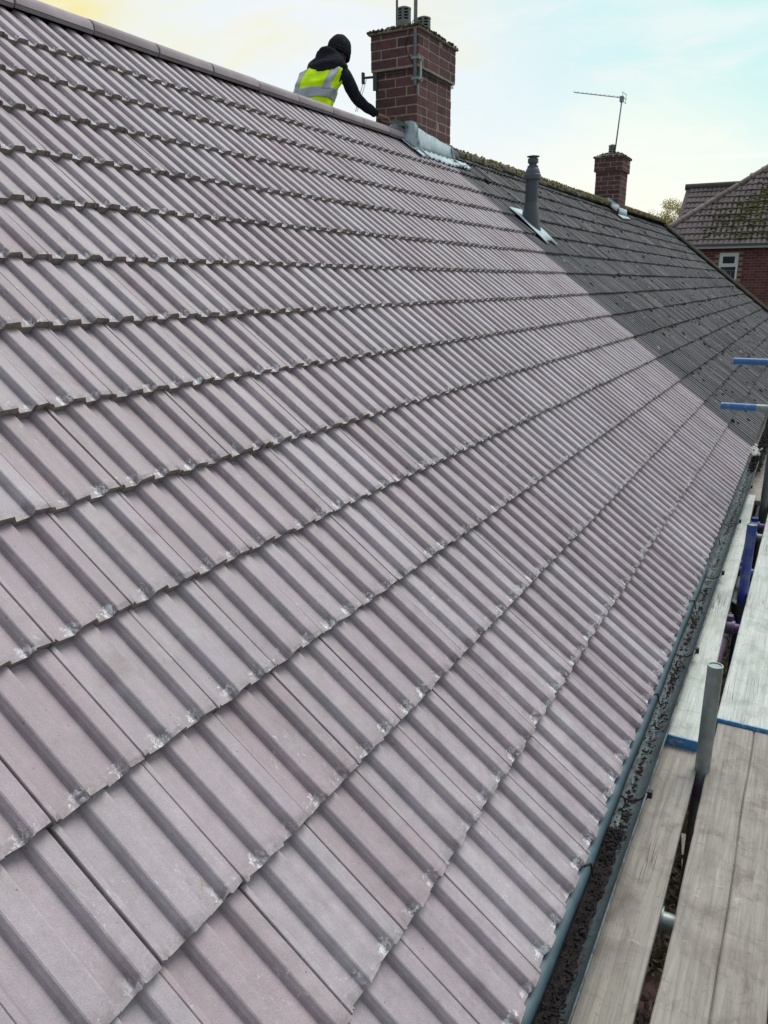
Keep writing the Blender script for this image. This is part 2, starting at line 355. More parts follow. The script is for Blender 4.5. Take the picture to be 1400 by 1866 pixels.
# ------------------------------------------------------------------ ground
me = mesh('ground', [(-600,-600,GZ),(1200,-600,GZ),(1200,600,GZ),(-600,600,GZ)], [[0,1,2,3]], simple('garden_soil_and_grass', (.045, .060, .025), (.055, .045, .03), 1.5, .95, .1, bs=.5, bd=.03))
obj('ground', me, kind='structure')
mb = MB(); 
pave_m = simple('red_paving_slab', (.125, .070, .068), (.095, .058, .060), 9, .85, rvar=.18, bs=.4)
pave = mesh('paving_bed', [(-3,-3.2,GZ+.004),(5.75,-3.2,GZ+.004),(5.75,.31,GZ+.004),(-3,.31,GZ+.004)], [[0,1,2,3]], M['underlay'])
pv = obj('path', pave, kind='structure')
slab_me = mesh('paving_slab', *(lambda q: (q.v, q.f))(MB().box((-.295, -.295, 0), (.295, .295, .04))), pave_m)
for i in range(14):
    for j in range(6):
        obj('paving_slab', slab_me, pv, Matrix.Translation((-2.36+.6*i, .01-.6*j, GZ+.006+random.uniform(0, .006))))
mb = MB()
for k in range(9000):
    x = random.uniform(5.7, 14) if k % 12 else random.uniform(4.6, 6); y = random.uniform(-1.2, .28)
    mb.cur = random.random()
    c = Vector((x, y, GZ+.05+random.uniform(0, .28))); a = random.uniform(0, 6.28); l = random.uniform(.02, .06); tl = random.uniform(-.7, .7)
    d = Vector((math.cos(a), math.sin(a), tl))*l; e = Vector((-math.sin(a), math.cos(a), random.uniform(-.5, .5)))*l*.45
    mb.add([c-d, c+e, c+d, c-e], [[0, 1, 2], [0, 2, 3]])
mb.build('leaf_litter', simple('dead_leaves', (.070, .050, .036), (.014, .018, .010), 6, .9, rvar=.6, bs=0), kind='stuff', label='dark leaf litter and twigs on the garden bed below the scaffold')

# ------------------------------------------------------------------ roof tiles
PROF = [(0,-7),(0,8),(1.5,10),(8,10),(12.5,7.5),(17,1.2),(22,0),(62,0),(65,1.6),(71,11.4),(74,13.4),(112,13.8),(115.5,12.4),(119.5,1.6),(124,0),(161,0),(164,1.6),(170,11.4),(173,13.4),(204,13.8),(207.2,12.6),(208.2,-7)]
PROF_OLD = [(0,-7),(0,9),(9,9),(18,0),(54,0),(71,13),(113,13.4),(121,0),(153,0),(170,13),(206,13.4),(208,-7)]
TH = .025
PROF = [(u*(206.2/208.2) if u > 204 else u, h*.84 if h > 0 else -9) for u, h in PROF]; PROF_OLD = [(u, h*1.45 if h > 0 else -9) for u, h in PROF_OLD]
def tile_data(seed, prof=PROF, ucut=None, edge_j=.0016, stations=(0, .012, .16, .345)):
    rs = np.random.RandomState(seed); P = [(u/1000, h/1000) for u, h in prof]
    if ucut: P = [p for p in P if p[0] < ucut] + [(ucut, -.009)]
    n = len(P); vs = []; uv = []
    jl = rs.normal(0, edge_j, n)
    for k, v in enumerate(stations):
        for i, (u, h) in enumerate(P):
            vv = v + (jl[i] if k == 0 else 0); hh = h
            if k == 0 and h > -.005: hh = h - abs(rs.normal(0.0015, .0012))
            drop = -TH*v/G
            vs.append((u, vv, hh+drop)); uv.append((u/W, max(0, vv)/.345))
    # ragged underside edge
    for i, (u, h) in enumerate(P):
        vs.append((u, jl[i]+rs.normal(.002, .001), h-TH-.002+rs.normal(0, .0022))); uv.append((u/W, -.05))
    fs = []; lu = []
    for k in range(len(stations)-1):
        for i in range(n-1):
            a = k*n+i; f = [a, a+1, a+n+1, a+n]; fs.append(f); lu += [uv[x] for x in f]
    b0 = len(stations)*n
    for i in range(n-1):
        f = [b0+i, b0+i+1, i+1, i]; fs.append(f); lu += [(uv[x][0], -.05) for x in f]
    # flat bottom behind the edge
    f = [b0, b0+n-1, (len(stations)-1)*n+n-1, (len(stations)-1)*n]; fs.append(f); lu += [(0, -.05)]*4
    return vs, fs, lu
ROOFM = Matrix(((1,0,0,0),(0,CA,-SA,0),(0,SA,CA,0),(0,0,0,1)))     # (u, v, h) -> world
cam_inv = m.inverted()
def screen(p):
    q = cam_inv @ Vector(p)
    if q.z > -.1: return None
    return (700+1404*q.x/-q.z, 933-1404*q.y/-q.z, -q.z)
def vis(x, s, pad=260):
    q = screen(rp(x+W/2, s+G/2))
    return None if q is None or not (-pad < q[0] < 1400+pad and -pad < q[1] < 1866+pad) else q
def lay_tiles(tiles, variants, mats, parent, name):
    """tiles: list of (x, s, jitter matrix, variant). The 300 largest in view are objects, the rest one joined mesh."""
    sc = []
    for i, (x, s, J, k) in enumerate(tiles):
        q = vis(x, s, 60); sc.append((1e9 if q is None else q[2], i))
    sc.sort(); single = {i for d, i in sc[:300] if d < 1e8}
    meshes = [mesh(name, v[0], v[1], mats, v[2]) for v in variants]
    V, F, U, RN = [], [], [], []; n0 = 0
    for i, (x, s, J, k) in enumerate(tiles):
        mw = Matrix.Translation(rp(x, s)) @ ROOFM @ J
        if i in single: obj(name, meshes[k], parent, mw)
        else:
            vs, fs, lu = variants[k]; arr = np.array(vs); mm = np.array(mw); arr = arr@mm[:3, :3].T+mm[:3, 3]
            V.append(arr); F += [[a+n0 for a in f] for f in fs]; U += lu; RN += [random.random()]*len(fs); n0 += len(vs)
    me = bpy.data.meshes.new(name+'s_beyond'); me.from_pydata(np.concatenate(V).tolist(), [], F)
    ul = me.uv_layers.new(name='UVMap'); ul.data.foreach_set('uv', np.array(U).ravel())
    at = me.attributes.new('rnd', 'FLOAT', 'FACE'); at.data.foreach_set('value', RN)
    me.materials.append(mats)
    obj(name, me, parent, kind='stuff')

def jit(a=.0022, hz=.0012):
    return Matrix.Translation((random.gauss(0, .0007), random.gauss(0, .0016), random.gauss(0, hz))) @ Matrix.Rotation(random.gauss(0, a), 4, 'Z') @ Matrix.Rotation(random.gauss(0, .0025), 4, 'X')

house = empty('terraced_house', (2.5, 3.3, GZ), 'brick house in the foreground under the new mauve grey ribbed tile roof', 'house')
roof = obj('roof', mesh('roof', [rp(-1.9, -.02, -.045), rp(XB+.02, -.02, -.045), rp(XB+.02, 4.36, -.045), rp(-1.9, 4.36, -.045), (XB+.02, 6.66, -.045), (-1.9, 6.66, -.045)],
          [[0, 1, 2, 3], [3, 2, 4, 5]], M['underlay']), house)
tiles = []; variants = [tile_data(i) for i in range(6)] + [tile_data(50, ucut=.088)]
for r_ in range(14):
    for j in range(-9, 34):
        tiles.append((j*W, r_*G, jit(), 6 if j == 33 else random.randrange(6)))
lay_tiles(tiles, variants, M['tile'], roof, 'roof_tile')
# rear slope seen only from elsewhere: the same ribs in long sheets
def rear_slope(x0, x1, mat, parent, smax=4.3, hipend=False):
    V, F, U = [], [], []; n0 = 0
    prof = [(u/1000, h/1000) for u, h in PROF_OLD]
    for r_ in range(14):
        for j in range(int(math.ceil((x1-x0)/W))):
            for k, (v, dh) in enumerate(((0, 0), (.33, -.0175))):
                for u, h in prof:
                    p = rp(x0+j*W+u, r_*G+v, h+dh); V.append((p.x, 6.63-p.y, p.z))
            n = len(prof); F += [[n0+i, n0+n+i, n0+n+i+1, n0+i+1] for i in range(n-1)]; U += [(.5, .5)]*4*(n-1); n0 += 2*n
    me = mesh('rear_tiling', V, F, mat, U); return obj('rear_tiling', me, parent, kind='stuff')
rear_slope(-1.9, XB, M['tile'], roof)
# ridge tiles of the new roof
RY0, RZ0 = 4.36*CA, 4.36*SA
def ridge_mesh(length, half=.135, rise=.078, th=.016, n=12, name='ridge_tile', mat=None, seed=0):
    rs = np.random.RandomState(seed); out = []; inn = []
    for i in range(n+1):
        a = math.pi*(i/n); y = -half*math.cos(a)*1.0; zz = rise*(math.sin(a)**.72) 
        out.append((y, zz)); inn.append((y*(1-th/half), zz-th))
    V = []
    st = [0, .004, length-.004, length]
    for k, x in enumerate(st):
        e = .0025 if k in (0, 3) else 0
        V += [(x, y*(1-e/half), zz-e+rs.normal(0, .0004)) for y, zz in out] 
    n1 = n+1; F = [[k*n1+i, (k+1)*n1+i, (k+1)*n1+i+1, k*n1+i+1] for k in range(3) for i in range(n)]
    b = len(V); V += [(0, y, zz) for y, zz in inn]+[(length, y, zz) for y, zz in inn]
    F += [[b+i, b+i+1, i+1, i] for i in range(n)] + [[3*n1+i, 3*n1+i+1, b+n1+i+1, b+n1+i] for i in range(n)] + [[b+n1+i, b+n1+i+1, b+i+1, b+i] for i in range(n)]
    F += [[0, 3*n1, b+n1, b], [n, b+n, b+2*n1-1, 3*n1+n]]
    return autosmooth_me(mesh(name, V, F, mat), 35)
def autosmooth_me(me, ang):
    for pl in me.polygons: pl.use_smooth = True
    bm = bmesh.new(); bm.from_mesh(me)
    for e in bm.edges:
        if len(e.link_faces) != 2 or e.calc_face_angle(0) > R(ang): e.smooth = False
    bm.to_mesh(me); bm.free(); return me
rms = [ridge_mesh(.466, seed=i, mat=M['ridge']) for i in range(3)]
x = 2.625-.475*9
while x < 6.25:
    L_ = .475
    obj('ridge_tile', rms[random.randrange(3)], roof, Matrix.Translation((x+.003, RY0, RZ0-.086+random.gauss(0, .002))) @ Matrix.Rotation(random.gauss(0, .003), 4, 'Z') @ Matrix.Rotation(random.gauss(0, .003), 4, 'Y')
        @ Matrix.Scale(1.0 if x+.475 < 6.3 else (6.31-x)/.475, 4, (1, 0, 0)))
    x += .475
MB().box((-1.85, RY0-.09, RZ0-.10), (6.3, RY0+.09, RZ0-.055)).build('ridge_bedding', M['underlay'], roof)
# walls, soffit, fascia of the house below
wall_m = simple('brick_wall_below', (.13, .06, .055), (.09, .05, .05), 5, .9)
MB().box((-1.9, .32, GZ), (XB, 6.31, -.10)).build('wall', wall_m, house)
MB().box((-1.9, .036, -.16), (XB, .056, -.02)).build('fascia', M['pvc'], house)
MB().box((-1.9, .056, -.16), (XB, .32, -.15)).build('soffit', M['pvc'], house)

# ------------------------------------------------------------------ gutter
def gutter(name, x0, x1, yc, zt, r_, parent, mat, wob=None, inner=False):
    n = 12; xs = np.linspace(x0, x1, max(2, int((x1-x0)/.25)+1)); V = []; F = []
    wob = wob or (lambda x: (0, 0))
    prof = []
    for i in range(n+1):
        a = math.pi+math.pi*i/n; prof.append((-r_*math.cos(a)*-1, r_*math.sin(a)*1.0))
    # outer run, rim lip, inner run
    pts = [(-r_-.0015, .0), (-r_-.0015, -.006)] + [(-(r_)*math.cos(math.pi*i/n), -r_*math.sin(math.pi*i/n)) for i in range(n+1)] + [(r_+.004, -.004), (r_+.004, .002), (r_-.0025, .002)]
    pts += [((r_-.003)*math.cos(math.pi*i/n), -(r_-.003)*math.sin(math.pi*i/n)) for i in range(n+1)] + [(-r_+.003, .002), (-r_-.0015, .002)]
    k = len(pts)
    for x in xs:
        dy, dz = wob(x); V += [(x, yc+dy+a, zt+dz+b) for a, b in pts]
    F = [[q*k+i, q*k+(i+1) % k, (q+1)*k+(i+1) % k, (q+1)*k+i] for q in range(len(xs)-1) for i in range(k)]
    F += [list(range(k))[::-1], [(len(xs)-1)*k+i for i in range(k)]]
    o = obj(name, autosmooth_me(mesh(name, V, F, mat), 50), parent); return o
GYC, GZT, GR = -.036, -.026, .052
gu = gutter('gutter', -1.9, 6.55, GYC, GZT, GR, house, M['gutter'])
# eaves tray: a plastic strip lapping from under the lowest tiles down into the gutter
P_ = [[Vector((x, y_+.0012*math.sin(x*5.3)+.0008*math.sin(x*17), z_)) for y_, z_ in ((.050, -.020), (.012, -.013), (-.004, -.016), (-.0100, -.021), (-.0130, -.032), (-.0125, -.060))] for x in np.linspace(-1.9, 3.6, 111)]
V_ = [p for r0 in P_ for p in r0]; k_ = 6
et = obj('eaves_tray', mesh('eaves_tray', V_, [[i*k_+j, (i+1)*k_+j, (i+1)*k_+j+1, i*k_+j+1] for i in range(110) for j in range(5)], simple('eaves_tray_plastic', (.075, .125, .15), (.045, .085, .105), 11, .5, .4, bs=.1), None, True), house)
md = et.modifiers.new('solid', 'SOLIDIFY'); md.thickness = .0015
# gutter straps and joint clips
for x in (-.6, .42, 1.44, 2.52, 3.55, 4.6, 5.6):
    mb = MB(); n = 12; pts = [(x, GYC+(GR+.004)*math.cos(math.pi*i/n), GZT+.002-(GR+.004)*math.sin(math.pi*i/n)) for i in range(n+1)]
    for a, b in zip(pts, pts[1:]): mb.tube(a, b, .004, 6)
    for a, b in zip(pts, pts[1:]):
        q = lambda p: (p[0], GYC+(p[1]-GYC)*.88, GZT+(p[2]-GZT)*.88); mb.tube(q(a), q(b), .0025, 6)
    mb.box((x-.009, GYC-GR-.014, GZT-.016), (x+.009, GYC-GR+.001, GZT+.006))
    mb.build('gutter_bracket', M['black'], gu)
for x in (.10, 1.02, 2.02, 3.02, 4.1):
    mb = MB(); s_ = x*.37 % .01
    mb.tube((x, -.002, GZT+.014), (x+.025, -.014, GZT+.010), .0022, 6); mb.tube((x+.025, -.014, GZT+.010), (x+.02, -.022, GZT-.022), .0022, 6); mb.tube((x+.02, -.022, GZT-.022), (x+.03, -.024, GZT-.034), .003, 6)
    mb.build('wire_clip', M['black'], gu)
# debris lying in the gutter
mb = MB()
def dens(x):
    d = 1.0 if x < 1.28 else .0
    d = max(d, .55*math.exp(-((x-2.35)/.22)**2), .5*math.exp(-((x-2.95)/.16)**2), .25)
    if x > 4.5: d = .7
    return d
k = 0
while k < 9000:
    x = random.choice((random.uniform(-.4, 1.45), random.uniform(-.4, 6.5), random.uniform(1.2, 3.4)))
    if random.random() > dens(x): k += 1; continue
    wdt = .017 if x < 1.28 else .015
    dy = -.002+random.gauss(0, wdt*.6)*(1+.35*math.sin(x*11)); dy = max(-.03, min(.034, dy))
    zb = GZT-math.sqrt(max(0, (GR-.004)**2-dy*dy)); heap = (.016 if x < 1.28 else .003)
    zz = zb + heap*random.random()
    mb.cur = random.random(); mb.blob((x, GYC+dy, zz), random.choice((.001, .0015, .0024, .004))*random.uniform(.7, 1.3), k, (random.choice((1, 1.3, 2.2)), 1, .45), Matrix.Rotation(random.uniform(0, 3.14), 3, 'Z')); k += 1
mb.build('gutter_debris', M['debris'], gu, kind='stuff')
V = []; F = []; xs = np.arange(-.6, 1.30, .02)
for i, x in enumerate(xs):
    e = 1 if x < 1.2 else max(0, (1.3-x)/.1)
    for dy in (-.018, -.008, .004, .018, .030):
        zb = GZT-math.sqrt((GR-.003)**2-dy*dy); V.append((x, GYC+dy*(.8+.2*e)+random.gauss(0, .003)+.003*math.sin(x*17), zb+.001+e*(.011-abs(dy)*.28+random.gauss(0, .0022))))
for i in range(len(xs)-1):
    for j in range(4): F.append([i*5+j, (i+1)*5+j, (i+1)*5+j+1, i*5+j+1])
obj('gutter_silt', mesh('gutter_silt', V, F, M['debris'], None, True), gu)
# downpipe outlet and pipe on the wall
mb = MB(); mb.tube((5.8, -.03, -.07), (5.8, -.03, -.2), .034, 16); mb.tube((5.8, -.03, -.2), (5.8, .26, -.45), .034, 16); mb.tube((5.8, .26, -.45), (5.8, .26, GZ), .034, 16)
mb.build('downpipe', M['gutter'], house, True)

# ------------------------------------------------------------------ old roof of the neighbour
nb = empty('terraced_house', (15.5, 3.3, GZ), 'neighbouring brick house with dark weathered mossy tile roof and hipped far end', 'house')
S_OLD = 4.40
hipx = lambda s: 23.85-.70*s
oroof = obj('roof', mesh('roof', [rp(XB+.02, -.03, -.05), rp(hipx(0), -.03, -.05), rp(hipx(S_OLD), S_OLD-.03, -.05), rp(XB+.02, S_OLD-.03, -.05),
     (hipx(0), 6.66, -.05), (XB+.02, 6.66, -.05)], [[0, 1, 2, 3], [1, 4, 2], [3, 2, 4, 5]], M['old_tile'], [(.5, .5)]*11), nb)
tiles = []; variants = [tile_data(100+i, PROF_OLD, edge_j=.003, stations=(0, .345)) for i in range(6)]
for r_ in range(15):
    s = r_*G
    j = 34
    while True:
        x = XB+.004+(j-34)*W
        if x+W*.5 > hipx(s+.15): break
        tiles.append((x, s, Matrix.Translation((0, 0, -.012)) @ jit(.005, .0022), random.randrange(6))); j += 1
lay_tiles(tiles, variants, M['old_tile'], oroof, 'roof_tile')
# course shadow: tiles of the old roof are bedded thicker
rms2 = [ridge_mesh(.445, half=.13, rise=.09, seed=10+i, mat=M['old_ridge']) for i in range(3)]
x = 7.12; RZ1 = 4.40*SA; RY1 = 4.40*CA
while x < 20.6:
    if not (14.55 < x < 15.35):
        obj('ridge_tile', rms2[random.randrange(3)], oroof, Matrix.Translation((x, RY1, RZ1-.10+.12*(x-7)/13.7+random.gauss(0, .005))) @ Matrix.Rotation(random.gauss(0, .01), 4, 'Z') @ Matrix.Rotation(random.gauss(0, .01), 4, 'Y'))
    x += .452
# hip tiles
p0 = rp(hipx(0), 0, .0); p1 = Vector((hipx(S_OLD)-.05, RY1, RZ1)); d = (p1-p0); nh = int(d.length/.40); dn = d.normalized()
sidev = Vector((dn.y, -dn.x, 0)).normalized(); upv = dn.cross(sidev); upv = upv if upv.z > 0 else -upv
for i in range(nh+1):
    c = p0+dn*(i*.40-.02); X_, Z_ = dn, upv; Y_ = Z_.cross(X_)
    mw = Matrix(((X_.x, Y_.x, Z_.x, c.x), (X_.y, Y_.y, Z_.y, c.y), (X_.z, Y_.z, Z_.z, c.z-.02), (0, 0, 0, 1)))
    obj('hip_tile', rms2[i % 3], oroof, mw @ Matrix.Rotation(random.gauss(0, .012), 4, 'Z'))
MB().box((XB+.003, .32, GZ), (23.2, 6.31, -.10)).build('wall', wall_m, nb)
MB().box((XB+.003, .036, -.16), (23.5, .056, -.02)).build('fascia', M['pvc'], nb)
gu2 = gutter('gutter', 6.56, 23.6, GYC-.03, GZT-.02, .056, nb, M['gutter'], wob=lambda x: (-.015*math.sin((x-6.5)*1.1), .006*math.sin(x*1.7)))
mb = MB()
for k in range(3200):
    x = random.uniform(6.3, 13) ; dy = random.gauss(0, .022); dy = max(-.045, min(.045, dy)); mb.cur = random.random()
    mb.blob((x, GYC-.03+dy, GZT-.055+.035*random.random()), random.uniform(.004, .013), k, (1.3, 1, .7))
mb.build('gutter_debris', M['debris'], gu2, kind='stuff')
# moss: cushions on the slope, a furry line along the ridge
mb = MB(); B3 = ROOFM.to_3x3()
for k in range(1500):
    u = random.random(); x = 7.1+16*u**.8; s = random.uniform(.05, 4.3)
    if x > hipx(s)-.1: continue
    r_ = abs(random.gauss(0, .007))+.0035; mb.cur = random.random()
    rib = random.choice((.038, .138, .02, .12)); xx = XB+W*round((x-XB)/W)+rib
    if random.random() < .55: s = G*round(s/G)-random.uniform(0, .03)+.0
    if s < .01: continue
    mb.blob(rp(xx, s, .001), r_, k, (.8, 1.9, .8), B3)
mb.build('moss', simple('dead_moss', (.050, .052, .045), (.085, .083, .060), 30, .95, .1, rvar=.4, bs=0), oroof, kind='stuff')
mb = MB()
for k in range(900):
    x = random.uniform(7.2, 22.0); s = random.uniform(0.3, 4.3)
    if x > hipx(s): continue
    mb.cur = random.random(); mb.blob(rp(x, s, .004), abs(random.gauss(0, .006))+.004, k, (1, 1.5, .35), B3)
mb.build('lichen', simple('pale_lichen', (.40, .42, .38), (.26, .28, .24), 20, .95, bs=0), oroof, kind='stuff')
mb = MB()
for k in range(5600):
    x = 7.3+(20.6-7.3)*random.random()
    if 14.6 < x < 15.6: continue
    dn_ = min(1, .18+.09*(x-7.3))*(.45+.55*(math.sin(x*2.1)*math.sin(x*.73+1)+1)/2)
    if random.random() > dn_: continue
    a = random.uniform(-.2, 2.2); y = RY1-.13*math.cos(a)*random.uniform(.7, 1.15); zz = RZ1-.10+.12*(x-7)/13.7+.10*math.sin(max(0, a))
    mb.cur = random.random(); mb.blob((x, y, zz), random.uniform(.005, .019), k, (1.2, 1, 1.3))
for k in range(900):
    i = random.uniform(0, d.length); c = p0+dn*i+sidev*random.gauss(0, .07)+upv*random.uniform(.02, .08)
    mb.cur = random.random(); mb.blob(c, random.uniform(.006, .02), k)
mb.build('ridge_moss', M['dry_moss'], oroof, kind='stuff')

# ------------------------------------------------------------------ chimneys
bmu = bmesh.new(); bmesh.ops.create_cube(bmu, size=1); bmesh.ops.bevel(bmu, geom=bmu.edges[:], offset=.03, segments=1, affect='EDGES')
brick_me = bpy.data.meshes.new('brick'); bmu.to_mesh(brick_me); bmu.free(); brick_me.materials.append(M['brick'])
def chimney(parent, x0, x1, y0, y1, zb, zt, ncorb, ch=.0785):
    c = obj('chimney', None, parent, Matrix.Translation(((x0+x1)/2, (y0+y1)/2, zb)))
    n = int(round((zt-zb)/ch)); D_ = .1025; g = .010
    MB().box((x0+.0025, y0+.0025, zb), (x1-.0025, y1-.0025, zt-.01)).build('mortar_core', M['mortar'], c)
    MB().box((x0-.0275, y0-.0275, zt-ncorb*ch+.016), (x1+.0275, y1+.0275, zt-.004)).build('mortar_core', M['mortar'], c)
    def row(a, b, odd):
        Ln = b-a; out_ = []; p = a
        first = D_+g if odd else .215+g
        pieces = [first]
        while sum(pieces) < Ln-.03: pieces.append(.225)
        if Ln-sum(pieces[:-1]) < .06: pieces.pop()
        for q in pieces:
            e = min(b, p+q-g); 
            if b-e < .05: e = b
            if e > p+.02: out_.append((p, e))
            p = e+g
            if p >= b-.02: break
        return out_
    for k in range(n):
        zc = zb+k*ch+(ch-g)/2+g*.5; o_ = 0.0
        if k >= n-ncorb: o_ = .030
        elif k == n-ncorb-1: o_ = .0
        X0, X1, Y0, Y1 = x0-o_, x1+o_, y0-o_, y1+o_
        odd = k % 2
        cells = []
        if odd:
            for a, b in row(X0, X1, False): cells += [((a, b), (Y0, Y0+D_)), ((a, b), (Y1-D_, Y1))]
            for a, b in row(Y0+D_+g, Y1-D_-g, False): cells += [((X0, X0+D_), (a, b)), ((X1-D_, X1), (a, b))]
        else:
            for a, b in row(Y0, Y1, False): cells += [((X0, X0+D_), (a, b)), ((X1-D_, X1), (a, b))]
            for a, b in row(X0+D_+g, X1-D_-g, True): cells += [((a, b), (Y0, Y0+D_)), ((a, b), (Y1-D_, Y1))]
        for (a, b), (e, f) in cells:
            mw = Matrix.Translation(((a+b)/2, (e+f)/2, zc+random.gauss(0, .0008))) @ Matrix.Rotation(random.gauss(0, .006), 4, 'Z') @ Matrix.Diagonal((b-a+random.gauss(0, .001), f-e+random.gauss(0, .002), ch-g+random.gauss(0, .0012), 1))
            obj('brick', brick_me, c, mw)
    # capping course and flaunching
    cap = MB().box((x0-.052, y0-.052, zt), (x1+.052, y1+.052, zt+.020)).build('cap_slab', simple('cap_slab', (.30, .26, .21), (.19, .17, .14), 18, .95), c); bevel(cap, .004)
    V = []; F = []; nx, ny = 14, 10
    for i in range(nx+1):
        for j in range(ny+1):
            u, v = i/nx, j/ny; e = min(u, 1-u, v, 1-v)*2
            V.append((x0-.045+(x1-x0+.09)*u, y0-.045+(y1-y0+.09)*v, zt+.021+.095*min(1, e*1.5)**.8+random.gauss(0, .005)))
    for i in range(nx):
        for j in range(ny): F.append([i*(ny+1)+j, (i+1)*(ny+1)+j, (i+1)*(ny+1)+j+1, i*(ny+1)+j+1])
    obj('flaunching', mesh('flaunching', V, F, simple('old_flaunching', (.16, .15, .12), (.08, .085, .05), 16, .95, bs=.8, bd=.01), None, True), c)
    mb = MB()
    for k in range(420):
        u, v = random.random(), random.random()
        if random.random() < .5: v = random.choice((0, 1))*1.0 if random.random() < .6 else v; u = u if v in (0, 1) else random.choice((0, 1))
        e = min(u, 1-u, v, 1-v)*2; mb.cur = random.random()
        mb.blob((x0-.05+(x1-x0+.1)*u, y0-.05+(y1-y0+.1)*v, zt+.022+.095*min(1, e*1.5)**.8), random.uniform(.005, .017), k)
    mb.build('moss', M['moss'], c, kind='stuff')
    return c
def cowl(parent, x, y, z0, h=.15, r_=.064, mat=None):
    mat = mat or M['pot']; mb = MB()
    mb.lathe([(r_+.004, 0), (r_+.004, h*.33), (r_-.004, h*.36), (r_-.004, h*.38)], (x, y, z0), 20)
    for k in range(3):
        zz = z0+h*(.46+.145*k); mb.lathe([(r_, 0), (r_, h*.055), (r_*.80, h*.055), (r_*.80, 0)], (x, y, zz), 20)
    for i in range(6):
        a = i*math.pi/3+.3; mb.box((-.007, -.011, 0), (.007, .011, h*.62), Matrix.Translation((x+(r_-.008)*math.cos(a), y+(r_-.008)*math.sin(a), z0+h*.34)) @ Matrix.Rotation(a, 4, 'Z'))
    mb.lathe([(r_+.002, 0), (r_+.002, h*.07), (r_*.4, h*.17), (.005, h*.18)], (x, y, z0+h*.90), 20)
    return autosmooth(mb.build('chimney_cowl', mat, parent), 35)
CX0, CX1, CY0, CY1, CZT = 6.30, 7.065, 3.10, 3.53, 3.632
ch1 = chimney(house, CX0, CX1, CY0, CY1, 2.563, CZT, 4)
cowl(ch1, 6.49, 3.33, CZT+.085, .165); cowl(ch1, 6.87, 3.31, CZT+.10, .165)
# lead tray stub and dark slot under the corbel on the near face
MB().box((6.278, 3.505, 3.185), (6.299, 3.545, 3.395)).build('damp_tray', M['dark_steel'], ch1)
# lead flashing: upstand, apron draped over the tiles, and the turned piece at the ridge
def tileh(x):
    u = (x % W)*1000; 
    for (a, ha), (b, hb) in zip(PROF[1:], PROF[2:]):
        if a <= u <= b: return (ha+(hb-ha)*(u-a)/max(1e-6, b-a))/1000
    return .0
def sheet(P, name, mat, parent, th=.003):
    n, k = len(P), len(P[0]); V = [p for r0 in P for p in r0]; F = [[i*k+j, (i+1)*k+j, (i+1)*k+j+1, i*k+j+1] for i in range(n-1) for j in range(k-1)]
    o = obj(name, mesh(name, V, F, mat, None, True), parent); md = o.modifiers.new('solid', 'SOLIDIFY'); md.thickness = th; md.offset = 1; return o
P = []
for x in np.arange(6.17, 7.50, .021):
    lo = 3.955+.0*x+.05*max(0, (x-7.0))/.45+.012*math.sin(x*9); rowp = []
    for t in (0, .2, .45, .7, .85, 1.0):
        s = lo+(4.095-lo)*t
        if not (CX0-.02 < x < CX1+.03): pass
        rowp.append(rp(x, s, .010+tileh(x)*(1-.7*t)+.004+random.gauss(0, .0008)))
    P.append(rowp)
sheet(P, 'lead_apron', M['lead'], ch1)
P = []
for x in np.linspace(CX0-.012, CX1+.02, 12):
    base = rp(x, 4.088, .012); P.append([base+Vector((0, -.008, 0)), Vector((x, CY0-.006, base.z+.03)), Vector((x, CY0-.005, (2.835-.06*(x-CX0)/.76)+.004*math.sin(x*20)))])
sheet(P, 'lead_upstand', M['lead'], ch1)
# rolled corner welts either side
mb = MB()
for xx in (CX0-.014, CX1+.018):
    pts = [Vector((xx, CY0-.012, 2.845 if xx < 6.5 else 2.79)), Vector((xx, CY0-.016, 2.76)), rp(xx+.02, 4.06, .03), rp(xx+.07, 4.0, .02), rp(xx+(.10 if xx < 6.5 else .33), 3.97 if xx < 6.5 else 4.04, .022)]
    for a, b in zip(pts, pts[1:]): mb.tube(a, b, .010, 8)
autosmooth(mb.build('lead_welt', M['lead'], ch1), 60)
# turned-up saddle between the last ridge tile and the brickwork
P = []
for i in range(9):
    t = i/8; y = 3.06+.47*t
    hh = RZ0-abs(y-RY0)*.80
    P.append([Vector((6.16-.02*t, y, hh+.006)), Vector((6.22, y, hh+.016+.006*math.sin(i*2))), Vector((6.275, y, hh+.028)), Vector((6.290, y, hh+.06)), Vector((6.286-.02*(i == 1), y, hh+.088+.014*math.sin(i*1.7)))])
sheet(P, 'lead_saddle', M['lead'], ch1)
# side flap seen against the near face
V = [Vector(p) for p in ((6.292, 3.08, 2.93), (6.24, 3.085, 2.90), (6.18, 3.09, 2.76), (6.13, 3.10, 2.70), (6.292, 3.085, 2.70))]
P = [[(6.296, 3.22, 2.90), (6.292, 3.22, 2.83), (6.20, 3.22, 2.775)], [(6.26, 3.15, 2.895), (6.275, 3.15, 2.80), (6.18, 3.15, 2.72)], [(6.255, 3.10, 2.88), (6.275, 3.10, 2.78), (6.18, 3.09, 2.68)], [(6.285, 3.08, 2.845), (6.285, 3.085, 2.74), (6.2, 3.06, 2.65)]]
sheet([[Vector(q) for q in r0] for r0 in P], 'lead_corner', M['lead'], ch1)

